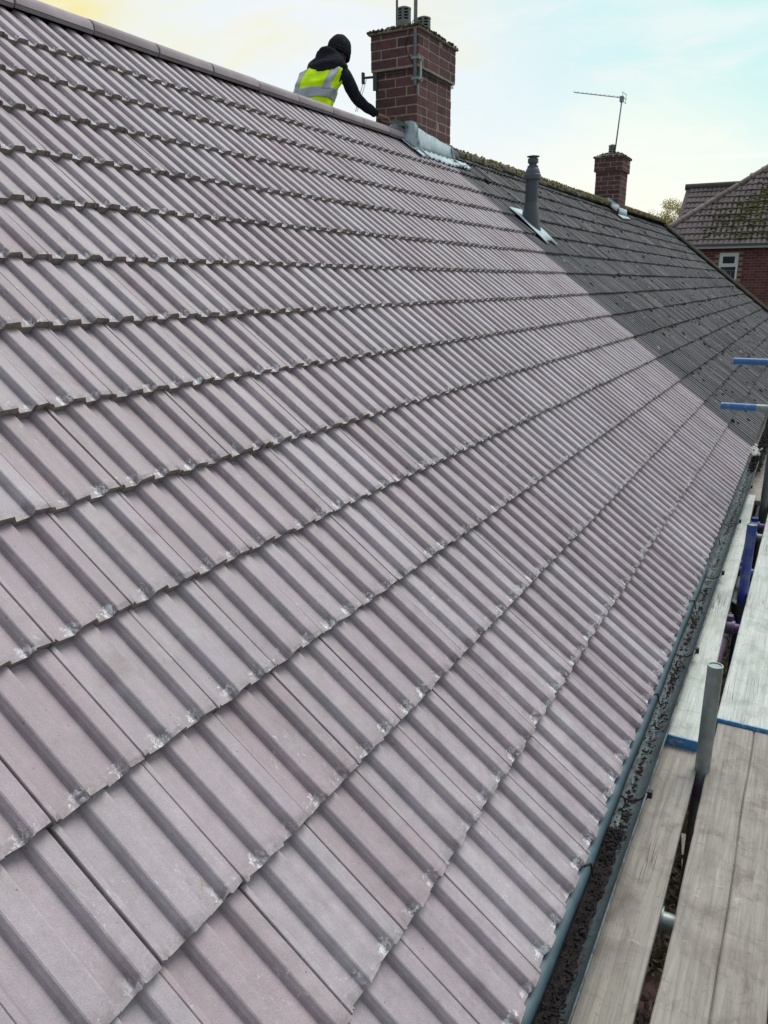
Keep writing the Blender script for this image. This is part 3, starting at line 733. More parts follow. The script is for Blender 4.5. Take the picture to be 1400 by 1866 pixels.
ch2 = chimney(nb, 14.85, 15.45, 3.13, 3.585, 2.56, 3.66, 3)
cowl(ch2, 15.05, 3.36, 3.70, .20, .066)
P = []
for x in np.arange(14.72, 15.75, .05):
    P.append([rp(x, 3.95+.10*(x-14.72), .02), rp(x, 4.09, .02+random.gauss(0, .004))])
sheet(P, 'lead_apron', M['lead'], ch2)
P = [[Vector((x, 3.11, 2.66)), Vector((x, 3.115, 2.80))] for x in np.linspace(14.84, 15.56, 4)]; sheet(P, 'lead_upstand', M['lead'], ch2)
P = [[Vector((14.62, y, RZ1-abs(y-RY1)*.8+.05)), Vector((14.84, y, RZ1-abs(y-RY1)*.8+.16))] for y in (3.10, 3.2, 3.3, 3.42)]; sheet(P, 'lead_saddle', M['lead'], ch2)

# ------------------------------------------------------------------ aerials
ae = empty('aerial_mast', (6.30, 3.115, 3.20), 'grey aerial mast strapped to the corner of the nearer red brick chimney', 'aerial mast')
MB().tube((6.268, 3.105, 3.18), (6.262, 3.09, 5.2), .0165, 14).build('mast', M['grey_metal'], ae, True)
mb = MB()
for zz in (3.40, 3.235):
    mb.box((6.25, 3.065, zz-.012), (6.345, 3.082, zz+.012)); mb.box((6.245, 3.065, zz-.012), (6.262, 3.13, zz+.012)); mb.tube((6.31, 3.05, zz), (6.31, 3.10, zz), .007, 8)
mb.box((6.305, 3.070, 3.24), (6.340, 3.098, 3.41)); mb.box((6.272, 3.07, 3.10), (6.284, 3.086, 3.19))
mb.build('bracket', M['galv'], ae)
mb = MB(); sq = [(6.283, 3.085), (7.085, 3.085), (7.085, 3.548), (6.283, 3.548)]
for zz, tilt in ((3.30, .02), (3.315, -.01)):
    for i in range(4):
        a, b = sq[i], sq[(i+1) % 4]; mb.tube((*a, zz+tilt*(i % 2)), (*b, zz+tilt*((i+1) % 2)), .0028, 6)
mb.build('lashing_wire', M['dark_steel'], ae)
mb = MB(); mb.tube((6.29, 3.53, 3.30), (6.29, 3.645, 3.305), .011, 8); mb.box((6.275, 3.645, 3.255), (6.305, 3.665, 3.35)); mb.build('side_arm', M['dark_steel'], ae)
mb = MB(); mb.tube((6.29, 3.655, 3.27), (6.25, 3.72, 3.02), .003, 6); mb.tube((6.29, 3.62, 3.29), (6.25, 3.70, 3.02), .0025, 6); mb.build('cable', M['dark_steel'], ae)
mb = MB(); pts = [(6.262, 3.10, 3.62), (6.30, 3.078, 3.45), (6.34, 3.088, 3.33), (6.42, 3.088, 3.30), (6.47, 3.09, 3.36), (6.52, 3.09, 3.30)]
for a, b in zip(pts, pts[1:]): mb.tube(a, b, .004, 6)
pts = [(6.262, 3.12, 3.70), (6.26, 3.20, 3.52), (6.265, 3.17, 3.42), (6.262, 3.12, 3.35)]
for a, b in zip(pts, pts[1:]): mb.tube(a, b, .003, 6)
mb.build('cable', M['black'], ae)
rod = empty('aerial_pole', (6.47, 3.36, 3.74), 'thin second aerial pole rising behind the tall louvred cowl of the nearer chimney', 'aerial pole')
MB().tube((6.60, 3.46, 3.70), (6.60, 3.46, 4.9), .011, 10).build('mast', M['grey_metal'], rod, True)

ar = empty('tv_aerial', (15.0, 3.32, 3.72), 'thin television aerial pointing left on the far chimney', 'television aerial')
MB().tube((15.0, 3.30, 3.72), (15.0, 3.235, 4.66), .013, 8).build('mast', M['grey_metal'], ar, True)
mb = MB(); b0, b1 = Vector((15.0, 3.20, 4.66)), Vector((14.9, 4.10, 4.83)); mb.tube(b0, b1, .008, 8)
mb.build('boom', M['grey_metal'], ar)
bd = (b1-b0).normalized()
for i in range(11):
    c = b0+(b1-b0)*(.12+.088*i); MB().tube(c+Vector((-.09+.003*i, 0, .0)), c+Vector((.09-.003*i, 0, .035)), .0035, 6).build('element', M['grey_metal'], ar)
for dz in (-.07, .0, .075):
    MB().tube((14.86, 3.21, 4.66+dz), (15.14, 3.19, 4.66+dz), .005, 6).build('reflector', M['grey_metal'], ar)
mb = MB(); mb.tube((14.86, 3.2, 4.59), (14.86, 3.2, 4.735), .004, 6); mb.tube((15.14, 3.2, 4.59), (15.14, 3.2, 4.735), .004, 6); mb.box((14.95, 3.21, 4.60), (15.05, 3.27, 4.69)); mb.build('bracket', M['grey_metal'], ar)

# ------------------------------------------------------------------ flue pipe
FX, FY = 7.60, 2.405
fl = empty('flue_pipe', rp(FX, FY/CA, 0), 'dark grey boiler flue standing on the old dark roof beside the new tiles', 'flue pipe')
pz = 2.05
o = MB().lathe([(.066, 0), (.066, .47)], (FX, FY, pz), 28).build('pipe', M['flue'], fl); autosmooth(o)
o = MB().lathe([(.066, .0), (.088, 0), (.088, .045), (.078, .052), (.078, .066), (.062, .105), (.057, .11)], (FX, FY, 2.485), 28).build('collar', M['flue_cap'], fl); autosmooth(o, 30)
mb = MB(); mb.lathe([(.055, 0), (.055, .025), (.040, .028), (.040, .05), (.054, .052), (.054, .092), (.042, .094), (.042, .108), (.064, .11), (.064, .117), (.02, .125)], (FX, FY, 2.59), 28)
autosmooth(mb.build('terminal_cap', M['flue_cap'], fl), 30)
# sloping boot of the flashing
V = []; F = []; n = 24
tops = 2.245; rings = []
for k, (rr, zz) in enumerate(((.066, tops+.02), (.070, tops), (.092, tops-.07))):
    rings.append([Vector((FX+rr*math.cos(2*math.pi*i/n), FY+rr*math.sin(2*math.pi*i/n), zz)) for i in range(n)])
c0 = FY/CA
rings.append([rp(FX+.098*math.cos(2*math.pi*i/n), c0-.01+.125*math.sin(2*math.pi*i/n), .02) for i in range(n)])
rings[2] = [Vector((FX+.096*math.cos(2*math.pi*i/n), FY+.088*math.sin(2*math.pi*i/n), max(tops-.085, rings[3][i].z+.02))) for i in range(n)]
V = [v for r0 in rings for v in r0]; F = [[k*n+i, (k+1)*n+i, (k+1)*n+(i+1) % n, k*n+(i+1) % n] for k in range(3) for i in range(n)]
autosmooth(obj('boot', mesh('boot', V, F, M['flue']), fl), 60)
P = []
for x in np.arange(FX-.20, FX+.21, .02):
    rag = .03*math.sin(x*37)+random.gauss(0, .008); P.append([rp(x, c0-.30+rag+(.0 if abs(x-FX) > .05 else .05), .008+random.gauss(0, .003)), rp(x, c0-.16, .014), rp(x, c0+.1, .016), rp(x, c0+.24, .010)])
sheet(P, 'lead_slate', M['lead'], fl)

# ------------------------------------------------------------------ scaffolding boards
def board(x0, x1, y0, y1, zt, mat, label, parent_group='scaffold boards along the eaves', th=.038, skew=0.0, dz=0.0, band=None, crack=None):
    e = empty('scaffold_board', (x0, (y0+y1)/2, zt-th), label, 'scaffold board', parent_group)
    nx = max(2, int((x1-x0)/(.12 if crack is None else .04))); V = []; F = []
    fr = [0, .25, .5, .75, 1] if crack is None else [0, .25, crack-.012, crack, crack+.012, .75, 1]
    ny = len(fr)-1
    rs = np.random.RandomState(int(abs(x0*77+y0*991)) % 9999)
    warp = rs.normal(0, .0012, nx+1); edg0 = np.cumsum(rs.normal(0, .0006, nx+1)); edg1 = np.cumsum(rs.normal(0, .0006, nx+1))
    for i in range(nx+1):
        t = i/nx; x = x0+(x1-x0)*t
        wc = .012*math.sin(x*1.3+1)+.004*math.sin(x*9)
        for j, f_ in enumerate(fr):
            dq = 0
            if crack is not None and 2 <= j <= 4: f_ = f_+wc*4*.5; dq = -.012 if j == 3 else 0
            y = y0+(y1-y0)*f_+skew*t+(edg0[i]*(1-f_)+edg1[i]*f_)
            V.append((x, y, zt+dz*t+warp[i]-.001*abs(f_-.5)+dq))
    for i in range(nx):
        for j in range(ny): F.append([i*(ny+1)+j, (i+1)*(ny+1)+j, (i+1)*(ny+1)+j+1, i*(ny+1)+j+1])
    o = obj('plank', mesh('plank', V, F, mat), e); md = o.modifiers.new('solid', 'SOLIDIFY'); md.thickness = th; md.offset = -1; bevel(o, .003)
    if band:
        xs = x0 if band == 'near' else x1
        b_ = MB().box((xs-.0016, y0-.0008, zt-th-.0005), (xs+.005, y1+.0008, zt+.0016)).build('end_band', M['blue_band'], e)
    return e
GP = 'scaffold boards along the eaves'
board(-1.6, 2.05, -.192, .030, -.118, M['board'], 'narrow looking grey brown board beside the gutter at the bottom of the frame')
board(1.88, 5.55, -.182, .030, -.079, M['board_pale'], 'pale board beside the gutter, blue painted near end lapped over the browner one', skew=.05, band='near')
board(-1.6, 2.12, -.452, -.229, -.118, M['board'], 'wide grey brown board with a long crack, right of the short galvanised tube', crack=.47)
board(2.125, 6.1, -.445, -.219, -.106, M['board_pale'], 'whitish board lapped over the end of the wide cracked board', skew=-.03, band='near')
board(-1.6, 2.15, -.69, -.468, -.120, M['board'], 'board cut by the right edge of the frame at the bottom, beyond the dark gap')
board(2.155, 6.1, -.67, -.450, -.108, M['board_pale'], 'pale far board next to the whitish lapped board, at the right side')
board(5.7, 9.8, -.17, .03, -.16, M['board'], 'grey board below the neighbour gutter, farthest beside the eaves', skew=0.0)
board(6.0, 9.9, -.47, -.25, -.118, M['board'], 'grey far board behind the blue upright tube, right edge of the frame')

# ------------------------------------------------------------------ scaffold tubes
def tube(name, a, b, mat, label, cat='scaffold tube', group=None, hollow=.004, extra=None):
    a, b = Vector(a), Vector(b); e = empty(name, a, label, cat, group)
    o = MB().tube(a, b, .02415, 22, hollow=hollow).build('tube', mat, e); autosmooth(o, 40)
    if abs((b-a).z) > 2: autosmooth(MB().tube(b-Vector((0, 0, .002)), b+Vector((0, 0, .0015)), .02430, 22, hollow=.0045).build('cut_rim', M['galv'], e), 40)
    return e
def coupler(c, mat, parent, axis='Y'):
    mb = MB(); c = Vector(c); d = {'X': Vector((1, 0, 0)), 'Y': Vector((0, 1, 0)), 'Z': Vector((0, 0, 1))}[axis]
    mb.tube(c-d*.028, c+d*.028, .032, 14); mb.tube(c-d*.034, c-d*.02, .036, 14); mb.tube(c+d*.02, c+d*.034, .036, 14)
    s = d.orthogonal().normalized(); mb.box((-.018, -.02, -.03), (.018, .02, .03), Matrix.Translation(c+s*.035)); mb.tube(c+s*.03-d*.0, c+s*.075, .008, 8); mb.tube(c+s*.062, c+s*.074, .013, 6)
    return autosmooth(mb.build('coupler', mat, parent), 40)
SG = 'scaffold uprights'
t1 = tube('scaffold_tube', (1.79, -.212, GZ), (1.78, -.212, .272), M['galv'], 'short grey galvanised upright with open top between the near boards', group=SG)
coupler((1.785, -.212, -.19), M['purple'], t1, 'Z')
t2 = tube('scaffold_tube', (3.51, -.200, GZ), (3.50, -.205, .27), M['deep_blue'], 'deep blue upright with open top between the pale boards', group=SG)
coupler((3.505, -.2, -.20), M['dark_steel'], t2, 'Z')
t3 = tube('scaffold_tube', (5.33, -.20, GZ), (5.32, -.20, 1.4), M['dark_steel'], 'dark grey upright at the right edge of the frame, past the blue one', group=SG)
coupler((5.32, -.20, .63), M['dark_steel'], t3, 'Z')
TG = 'scaffold cross tubes under the boards'
for i, (x, y1, mt, lb, cm) in enumerate(((1.12, .16, 'galv', 'pale blue grey cross tube showing in the gap between the two near boards', 'galv'),
        (3.19, .05, 'purple', 'purple cross tube nearest behind the short galvanised upright', 'purple'),
        (4.06, .05, 'blue_tube', 'blue and purple cross tube just before the deep blue upright', 'purple'),
        (4.80, .05, 'galv', 'grey cross tube behind the deep blue upright', 'purple'), (5.06, .02, 'purple', 'farthest purple cross tube before the dark upright', 'deep_blue'))):
    t = tube('scaffold_tube', (x, -1.5, -.183), (x, y1, -.183), M[mt], lb, group=TG)
    coupler((x, -.165, -.183), M[cm], t, 'Y')
LG = 'scaffold long tubes under the boards'
lg = tube('scaffold_tube', (1.9, -.155, -.236), (3.15, -.150, -.236), M['purple'], 'purple lengthwise tube in the dark gap right behind the galvanised upright', group=LG)
lg = tube('scaffold_tube', (3.12, -.150, -.30), (7.0, -.140, -.30), M['dark_steel'], 'dark lengthwise tube with fittings under the far boards', group=LG)
mb = MB()
for k in range(7): mb.lathe([(.028, 0), (.031, .004), (.031, .02), (.028, .024)], (0, 0, 0), 14, Matrix.Translation((3.28+.07*k, -.150, -.30)) @ Matrix.Rotation(R(90), 4, 'Y'))
autosmooth(mb.build('sleeve_fitting', M['dark_steel'], lg), 40)
tube('scaffold_tube', (-1.6, -.155, -.236), (1.7, -.155, -.236), M['dark_steel'], 'dark lengthwise tube under the near boards', group=LG)
HG = 'blue ended rail tubes reaching over the roof edge'
for (x, y, zz, lb) in ((5.50, .13, .91, 'upper blue ended horizontal tube against the dark roof at right'), (5.16, .15, .63, 'lower blue ended horizontal tube against the dark roof at right')):
    e = empty('scaffold_tube', (x, -.06, zz), lb, 'scaffold tube', HG)
    autosmooth(MB().tube((x+.1, -1.8, zz), (x, y-.225, zz), .0241, 20).build('tube', M['galv'], e), 40)
    autosmooth(MB().tube((x, y-.226, zz), (x, y, zz), .0243, 20, hollow=.004).build('painted_end', M['blue_tube'], e), 40)
# timber and rubble lying below the gap
tm = empty('timber_batten', (6.9, .10, GZ+.2), 'old timber batten lying in the litter below the gap between the boards', 'timber')
bevel(MB().box((-.7, -.03, 0), (.7, .03, .04), Matrix.Translation((6.9, .10, GZ+.25)) @ Matrix.Rotation(.15, 4, 'Z')).build('batten', M['board'], tm), .004)

# ------------------------------------------------------------------ house across the street end
XH = 26.0; TP = R(40)
rh = empty('brick_house', (XH+3, -1, GZ), 'red brick house at right with hipped brown roof, green moss and a white window', 'house')
brick_far = simple('far_brick', (.20, .075, .068), (.125, .052, .055), 3, .9, rvar=.35, bs=.2)
XW = XH+.30
MB().box((XW+.008, -8, GZ), (XW+8, 3.85, 2.42)).build('wall', simple('far_mortar', (.36, .29, .24), (.30, .24, .21), 4), rh)
mb = MB(); ch = .079
for k in range(94):
    zc = GZ+k*ch; x_ = 3.85+(.11 if k % 2 else 0); y = x_
    while y > -8:
        y1_, y0_ = min(3.85, y), max(-8, y-.215)
        if y1_-y0_ > .03:
            if not (y0_ > 1.80 and y1_ < 2.62 and 1.0 < zc < 2.34):
                mb.cur = random.random(); mb.box((XW, y0_, zc), (XW+.06, y1_, zc+.067))
        y -= .227
mb.build('brick', brick_far, rh, kind='stuff')
win = MB(); WY0, WY1, WZ0, WZ1 = 1.93, 2.47, 1.15, 2.31
fx = XW-.034
for a in ((WY0, WZ0, WY0+.055, WZ1), (WY1-.055, WZ0, WY1, WZ1), (WY0+.055, WZ1-.06, WY1-.055, WZ1), (WY0+.055, WZ0, WY1-.055, WZ0+.06), (WY0+.055, 1.90, WY1-.055, 1.965)):
    win.box((fx, a[0], a[1]), (fx+.05, a[2], a[3]))
wo = win.build('window', M['pvc'], rh)
mb = MB()
for a in ((WY0+.055, 1.965, WY0+.10, WZ1-.06), (WY1-.10, 1.965, WY1-.055, WZ1-.06), (WY0+.10, WZ1-.105, WY1-.10, WZ1-.06), (WY0+.10, 1.965, WY1-.10, 2.0)): mb.box((fx-.01, a[0], a[1]), (fx+.03, a[2], a[3]))
mb.build('sash', M['pvc'], wo)
gl, t, b = newmat('window_glass', .06, .6); b.inputs['Base Color'].default_value = (.02, .035, .05, 1)
MB().box((fx+.018, WY0+.09, 1.99), (fx+.024, WY1-.09, WZ1-.09)).build('pane', gl, wo)
MB().box((fx+.021, WY0+.05, WZ0+.05), (fx+.027, WY1-.05, 1.91)).build('pane', gl, wo)
mb = MB(); mb.box((fx+.014, 2.09, 1.42), (fx+.02, 2.11, 1.80)); mb.box((fx+.014, 2.24, 1.38), (fx+.02, 2.26, 1.80)); mb.box((fx+.014, 2.0, 1.78), (fx+.02, 2.33, 1.80)); mb.build('blind', simple('pale_blind', (.16, .24, .32)), wo)
MB().box((XH-.01, -8, 2.44), (XH+.02, 4.42-.75, 2.53)).build('fascia', M['pvc'], rh)
MB().box((XH+.02, -8, 2.44), (XW+.01, 3.65, 2.46)).build('soffit', M['pvc'], rh)
MB().box((XH-.10, -8, 2.50), (XH-.012, 3.70, 2.565)).build('gutter', M['dark_steel'], rh)
# roof planes with real courses and ribs
far_tile = tile_material('far_roof_tile', (.105, .084, .088), (.135, .110, .112), (.09, .075, .082), (.035, .03, .03), True)
def far_slope(name, parent, origin, along, up, rows, inside, gw=.30, ga=.30, ribs=4):
    V, F, U, RN = [], [], [], []; nrm = up.cross(along).normalized(); nrm = nrm if nrm.z > 0 else -nrm; n0 = 0
    pr_ = [(0, 0), (.10, .0), (.13, .022), (.42, .022), (.48, 0), (.60, 0), (.63, .022), (.92, .022), (.98, 0), (1.0, 0)]
    for r0 in range(rows):
        for j in range(-60, 60):
            c = origin+along*(j+.5)*gw+up*(r0+.5)*ga
            if not inside(c): continue
            rv = random.random(); hj = random.gauss(0, .003)
            for v, dh in ((0, .028+hj), (1.06, hj)):
                for u, h in pr_: V.append(origin+along*(j+u)*gw+up*(r0+v)*ga+nrm*(h+dh))
            for u, h in pr_: V.append(origin+along*(j+u)*gw+up*(r0)*ga+nrm*(h-.01))
            k = len(pr_); f = [[n0+i, n0+i+1, n0+k+i+1, n0+k+i] for i in range(k-1)]; F += f; U += [(.5, .5)]*4*(k-1)
            f = [[n0+2*k+i, n0+2*k+i+1, n0+i+1, n0+i] for i in range(k-1)]; F += f; U += [(.5, -.05)]*4*(k-1)
            RN += [rv]*(2*(k-1)); n0 += 3*k
    me = mesh(name, V, F, far_tile, U); at = me.attributes.new('rnd', 'FLOAT', 'FACE'); at.data.foreach_set('value', RN)
    return obj(name, me, parent, kind='stuff')
CT, ST = math.cos(TP), math.sin(TP)
hipY = lambda x: 4.09-(x-26.75)*1.12                         # hip line of the front block in plan
ro = obj('roof', mesh('roof', [(XH, -8, 2.5), (XH, hipY(XH), 2.5), (XH+4.6, hipY(XH+4.6), 2.5+4.6*math.tan(TP)), (XH+4.6, -8, 2.5+4.6*math.tan(TP)), (XH+9.2, hipY(XH), 2.5), (XH+9.2, -8, 2.5)],
     [[0, 1, 2, 3], [1, 4, 2], [3, 2, 4, 5]], far_tile, [(.5, .5)]*11), rh)
far_slope('roof_tile', ro, Vector((XH, 0, 2.5)), Vector((0, -1, 0)), Vector((CT, 0, ST)), 20, lambda c: c.y < hipY(c.x)-.02 and c.x < XH+4.55 and c.y > -8)
# hip capping
pa, pb = Vector((XH-.05, hipY(XH-.05), 2.5)), Vector((XH+4.6, hipY(XH+4.6), 2.5+4.6*math.tan(TP))); dd = pb-pa
cap_m = simple('far_hip_tile', (.26, .22, .20), (.17, .15, .14), 6, .9, rvar=.25)
cm = mesh('hip_tile', *(lambda q: (q.v, q.f))(MB().tube((0, 0, 0), (.43, 0, 0), .085, 10)), cap_m)
for i in range(int(dd.length/.45)):
    c = pa+dd.normalized()*(.45*i); q = dd.to_track_quat('X', 'Z').to_matrix().to_4x4()
    obj('hip_tile', cm, ro, Matrix.Translation(c) @ q @ Matrix.Rotation(random.gauss(0, .02), 4, 'Z'))
# lower wing behind
WR = Vector((31.0, 0, 4.73)); wy0, wy1 = 1.0, 4.33
wg = obj('wing_roof', mesh('wing_roof', [(WR.x, wy0, WR.z), (WR.x, wy1, WR.z), (WR.x-3.0, wy1+.0, WR.z-3*math.tan(R(40))), (WR.x-3.0, wy0, WR.z-3*math.tan(R(40))), (WR.x+3, wy1, WR.z-2.52), (WR.x+3, wy0, WR.z-2.52)], [[0, 1, 2, 3], [1, 0, 5, 4]], far_tile, [(.5, .5)]*8), rh)
far_slope('roof_tile', wg, Vector((WR.x-3.0, 0, WR.z-3*math.tan(R(40)))), Vector((0, -1, 0)), Vector((CT, 0, ST)), 13, lambda c: wy0 < c.y < wy1)
MB().tube((WR.x, wy0, WR.z+.02), (WR.x, wy1+.05, WR.z+.02), .11, 10).build('ridge_cap', M['old_ridge'], wg)
MB().box((28.2, wy0, GZ), (33.8, wy1-.1, 2.4)).build('wing_wall', wall_m, rh)
# moss on that roof
mb = MB()
for k in range(5200):
    t = random.random(); x = XH+.2+4.2*t
    yc = 1.85-1.0*(t**1.2)+.25*math.sin(t*9); wd = .38+.22*math.sin(t*7+1)
    y = random.gauss(yc, wd)
    if random.random() < .15: y = random.uniform(-1, 3)
    if y > hipY(x)-.05: continue
    h = 2.5+(x-XH)*math.tan(TP); r_ = abs(random.gauss(0, .022))+.010
    mb.cur = random.random(); mb.blob((x, y, h+.03), r_, k, (1, 1.5, .6))
mb.build('moss', simple('green_moss', (.095, .100, .030), (.045, .052, .020), 6, .95, .1, rvar=.4, bs=0), ro, kind='stuff')

# ------------------------------------------------------------------ tree behind
tr = empty('tree', (46, 8.0, GZ), 'small yellowing tree showing between the dark hip and the brown roof', 'tree')
TX, TY, TZ = 46.0, 7.30, 4.25
mb = MB(); mb.tube((TX, TY, GZ), (TX, TY, TZ-1.2), .22, 10, .12)
for i in range(9):
    a = i*2.4; mb.tube((TX, TY, TZ-2.2+.14*i), (TX+1.1*math.cos(a), TY+1.1*math.sin(a), TZ-.6+.18*i), .06, 6, .015)
mb.build('trunk', simple('bark', (.06, .045, .035), (.035, .028, .022), 8), tr)
mb = MB()
cl_ = [Vector((TX+random.gauss(0, .5), TY+random.gauss(0, .42), TZ+random.gauss(0, .5))) for _ in range(46)]
for k in range(9000):
    c = random.choice(cl_); v = Vector((random.gauss(0, 1), random.gauss(0, 1), random.gauss(0, 1))).normalized()*(.12+.30*random.random())
    p = c+v; a = Vector((random.gauss(0, 1), random.gauss(0, 1), random.gauss(0, 1))).normalized()*.045; b = a.orthogonal().normalized()*.03
    mb.cur = random.random(); mb.add([p-a, p+b, p+a, p-b], [[0, 1, 2, 3]])
lm, t, b = newmat('yellow_leaves', .7, .2); c = mix(t, rnd(t), (.62, .50, .12), (.16, .16, .04)); t.links.new(c, b.inputs['Base Color'])
tl = t.nodes.new('ShaderNodeBsdfTranslucent'); t.links.new(c, tl.inputs[0]); mx = t.nodes.new('ShaderNodeMixShader'); mx.inputs[0].default_value = .5
t.links.new(b.outputs[0], mx.inputs[1]); t.links.new(tl.outputs[0], mx.inputs[2]); t.links.new(mx.outputs[0], t.nodes['Material Output'].inputs[0])
mb.build('crown', lm, tr)

# ------------------------------------------------------------------ roofer
def skin(name, verts, edges, radii, mat, parent, root=0, sub=2):
    me = bpy.data.meshes.new(name); me.from_pydata([tuple(v) for v in verts], edges, []); me.materials.append(mat)
    o = obj(name, me, parent); md = o.modifiers.new('skin', 'SKIN'); md.use_smooth_shade = True; md.branch_smoothing = .6
    for i, r0 in enumerate(radii):
        s = me.skin_vertices[0].data[i]; s.radius = r0 if isinstance(r0, tuple) else (r0, r0); s.use_root = (i == root)
    sd_ = o.modifiers.new('sub', 'SUBSURF'); sd_.levels = sub; sd_.render_levels = sub; return o
cloth_dark = simple('charcoal_fleece', (.016, .018, .024), (.028, .030, .038), 30, .95, .1, bs=.7, bd=.012)
navy = simple('navy_sleeve', (.014, .018, .030), (.024, .028, .044), 24, .9, .15, bs=.6, bd=.012)
skin_m = simple('skin', (.42, .24, .18), (.36, .19, .14), 30, .6, .3, bs=.1)
person = empty('person', (5.45, 3.78, 2.42), 'person in black beanie and yellow hi-vis vest leaning over the ridge towards the chimney', 'person')
H = Vector
SH = H((.030, -.050, -.012)); pel = H((5.50, 3.81, 2.84))+SH; sp1 = H((5.53, 3.80, 2.98))+SH; sp2 = H((5.58, 3.78, 3.12))+SH; chs = H((5.66, 3.765, 3.235))+SH; nk = H((5.745, 3.735, 3.335))+SH; hd = H((5.81, 3.70, 3.425))+SH*1.2
shR = H((5.735, 3.600, 3.245))+SH; elR = H((5.90, 3.50, 3.035)); wrR = H((6.10, 3.395, 2.935))
shL = H((5.64, 3.93, 3.225))+SH; elL = H((5.80, 4.0, 2.98)); wrL = H((6.02, 3.86, 2.90))
knR = H((5.80, 3.74, 2.62)); anR = H((5.42, 3.76, 2.48)); knL = H((5.76, 4.02, 2.42)); anL = H((5.36, 4.02, 2.36)); 
vs = [pel, sp1, sp2, chs, nk, shR, (shR+elR)/2+H((.01, 0, .0)), elR, wrR, shL, (shL+elL)/2, elL, wrL, pel+H((.02, -.09, -.02)), knR, anR, pel+H((.02, .09, -.02)), knL, anL]
es = [(0,1),(1,2),(2,3),(3,4),(3,5),(5,6),(6,7),(7,8),(3,9),(9,10),(10,11),(11,12),(0,13),(13,14),(14,15),(0,16),(16,17),(17,18)]
ra = [(.135,.125),(.135,.115),(.145,.115),(.135,.105),.062,(.078,.078),.066,.056,.040,(.078,.078),.066,.054,.040,.09,.065,.05,.09,.065,.05]
skin('body', vs, es, ra, navy, person)
bd_ = bpy.data.objects['body']; tx = bpy.data.textures.new('folds', 'CLOUDS'); tx.noise_scale = .055; dm = bd_.modifiers.new('folds', 'DISPLACE'); dm.texture = tx; dm.strength = .022; dm.mid_level = .5
# head, beanie, hood
def ellip(name, c, r3, mat, parent, rot=(0, 0, 0), cut=None, n=20, mseed=0, amp=0.0):
    bm = bmesh.new(); bmesh.ops.create_uvsphere(bm, u_segments=n, v_segments=n//2+4, radius=1)
    rs = np.random.RandomState(mseed)
    for v in bm.verts:
        k = 1+amp*math.sin(v.co.x*5+mseed)*math.sin(v.co.y*4+1)*math.cos(v.co.z*6)
        v.co = Vector((v.co.x*r3[0]*k, v.co.y*r3[1]*k, v.co.z*r3[2]*k))
    if cut is not None:
        bmesh.ops.bisect_plane(bm, geom=bm.verts[:]+bm.edges[:]+bm.faces[:], plane_co=cut[0], plane_no=cut[1], clear_outer=True)
    bm.transform(Matrix.Translation(c) @ Euler(rot).to_matrix().to_4x4()); me = bpy.data.meshes.new(name); bm.to_mesh(me); bm.free()
    for pl in me.polygons: pl.use_smooth = True
    me.materials.append(mat); return obj(name, me, parent)
hdR = (0, R(22), R(-14))
# head with nose, mouth and ears: one skinned surface looking down towards the hand
Fv = (Euler(hdR).to_matrix() @ H((1, 0, 0))); Uv = (Euler(hdR).to_matrix() @ H((0, 0, 1))); Sv = Fv.cross(Uv)
hv = [hd+Uv*-.07+Fv*-.02, hd+Uv*.0, hd+Uv*.07+Fv*-.005, hd+Fv*.055+Uv*-.075, hd+Fv*.095+Uv*-.025, hd+Fv*.06+Uv*.02, hd+Sv*.075+Uv*-.01, hd-Sv*.075+Uv*-.01]
skin('head', hv, [(0,1),(1,2),(1,3),(1,5),(5,4),(1,6),(1,7)], [.055,(.078,.09),(.075,.085),.038,.014,.05,.014,.014], skin_m, person, 1)
for sgn in (-1, 1):
    ellip('eye', hd+Fv*.088+Sv*.03*sgn+Uv*.012, (.011, .011, .011), M['pvc'], person)
ellip('beanie', hd+Uv*.030-Fv*.012, (.110, .100, .118), cloth_dark, person, hdR, cut=(H((0, 0, -.045)), H((0, 0, -1))), amp=.05)
tq = MB(); prv = None
for i in range(24):
    a = 2*math.pi*i/24; p = hd+Uv*-.012-Fv*.012+Fv*(.103*math.cos(a))+Sv*(.094*math.sin(a)); q_ = hd+Uv*-.012-Fv*.012+Fv*(.103*math.cos(a+.2618))+Sv*(.094*math.sin(a+.2618)); tq.tube(p-Uv*.012, q_-Uv*.012, .014, 8); tq.tube(p+Uv*.010, q_+Uv*.010, .013, 8)
tq.build('beanie_cuff', cloth_dark, person, True)
# hood lying in folds round the neck and down the back
hood = MB()
def fold(c, rx, ry, tube_r, tilt, sag, seed, a0=0, a1=2*math.pi):
    n = 26; rs = np.random.RandomState(seed); pts = []
    for i in range(n+1):
        a = a0+(a1-a0)*i/n
        p = H((rx*math.cos(a), ry*math.sin(a), 0)); p.z = -sag*max(0, -math.cos(a))**1.5+.008*math.sin(3*a+seed)
        p = Matrix.Rotation(tilt, 3, 'Y') @ p; pts.append(c+p)
    for a, b in zip(pts, pts[1:]): hood.tube(a, b, tube_r*rs.uniform(.92, 1.08), 9)
    for p in pts: hood.blob(p, tube_r*1.0, seed)
fold(nk+H((-.005, 0, .018)), .095, .100, .038, R(20), .02, 1)
fold(nk+H((-.025, 0, -.015)), .115, .120, .042, R(12), .04, 2)
fold(nk+H((-.055, 0, -.035)), .130, .135, .045, R(6), .05, 3, R(60), R(300))
fold(nk+H((-.085, .01, -.055)), .115, .120, .045, R(0), .07, 4, R(100), R(260))
fold(nk+H((-.02, 0, .045)), .085, .088, .030, R(28), .01, 5, R(60), R(300))
ho = hood.build('hood', cloth_dark, person, True)
tx2 = bpy.data.textures.new('hood_folds', 'CLOUDS'); tx2.noise_scale = .04
md = ho.modifiers.new('remesh', 'REMESH'); md.mode = 'VOXEL'; md.voxel_size = .011; md.use_smooth_shade = True
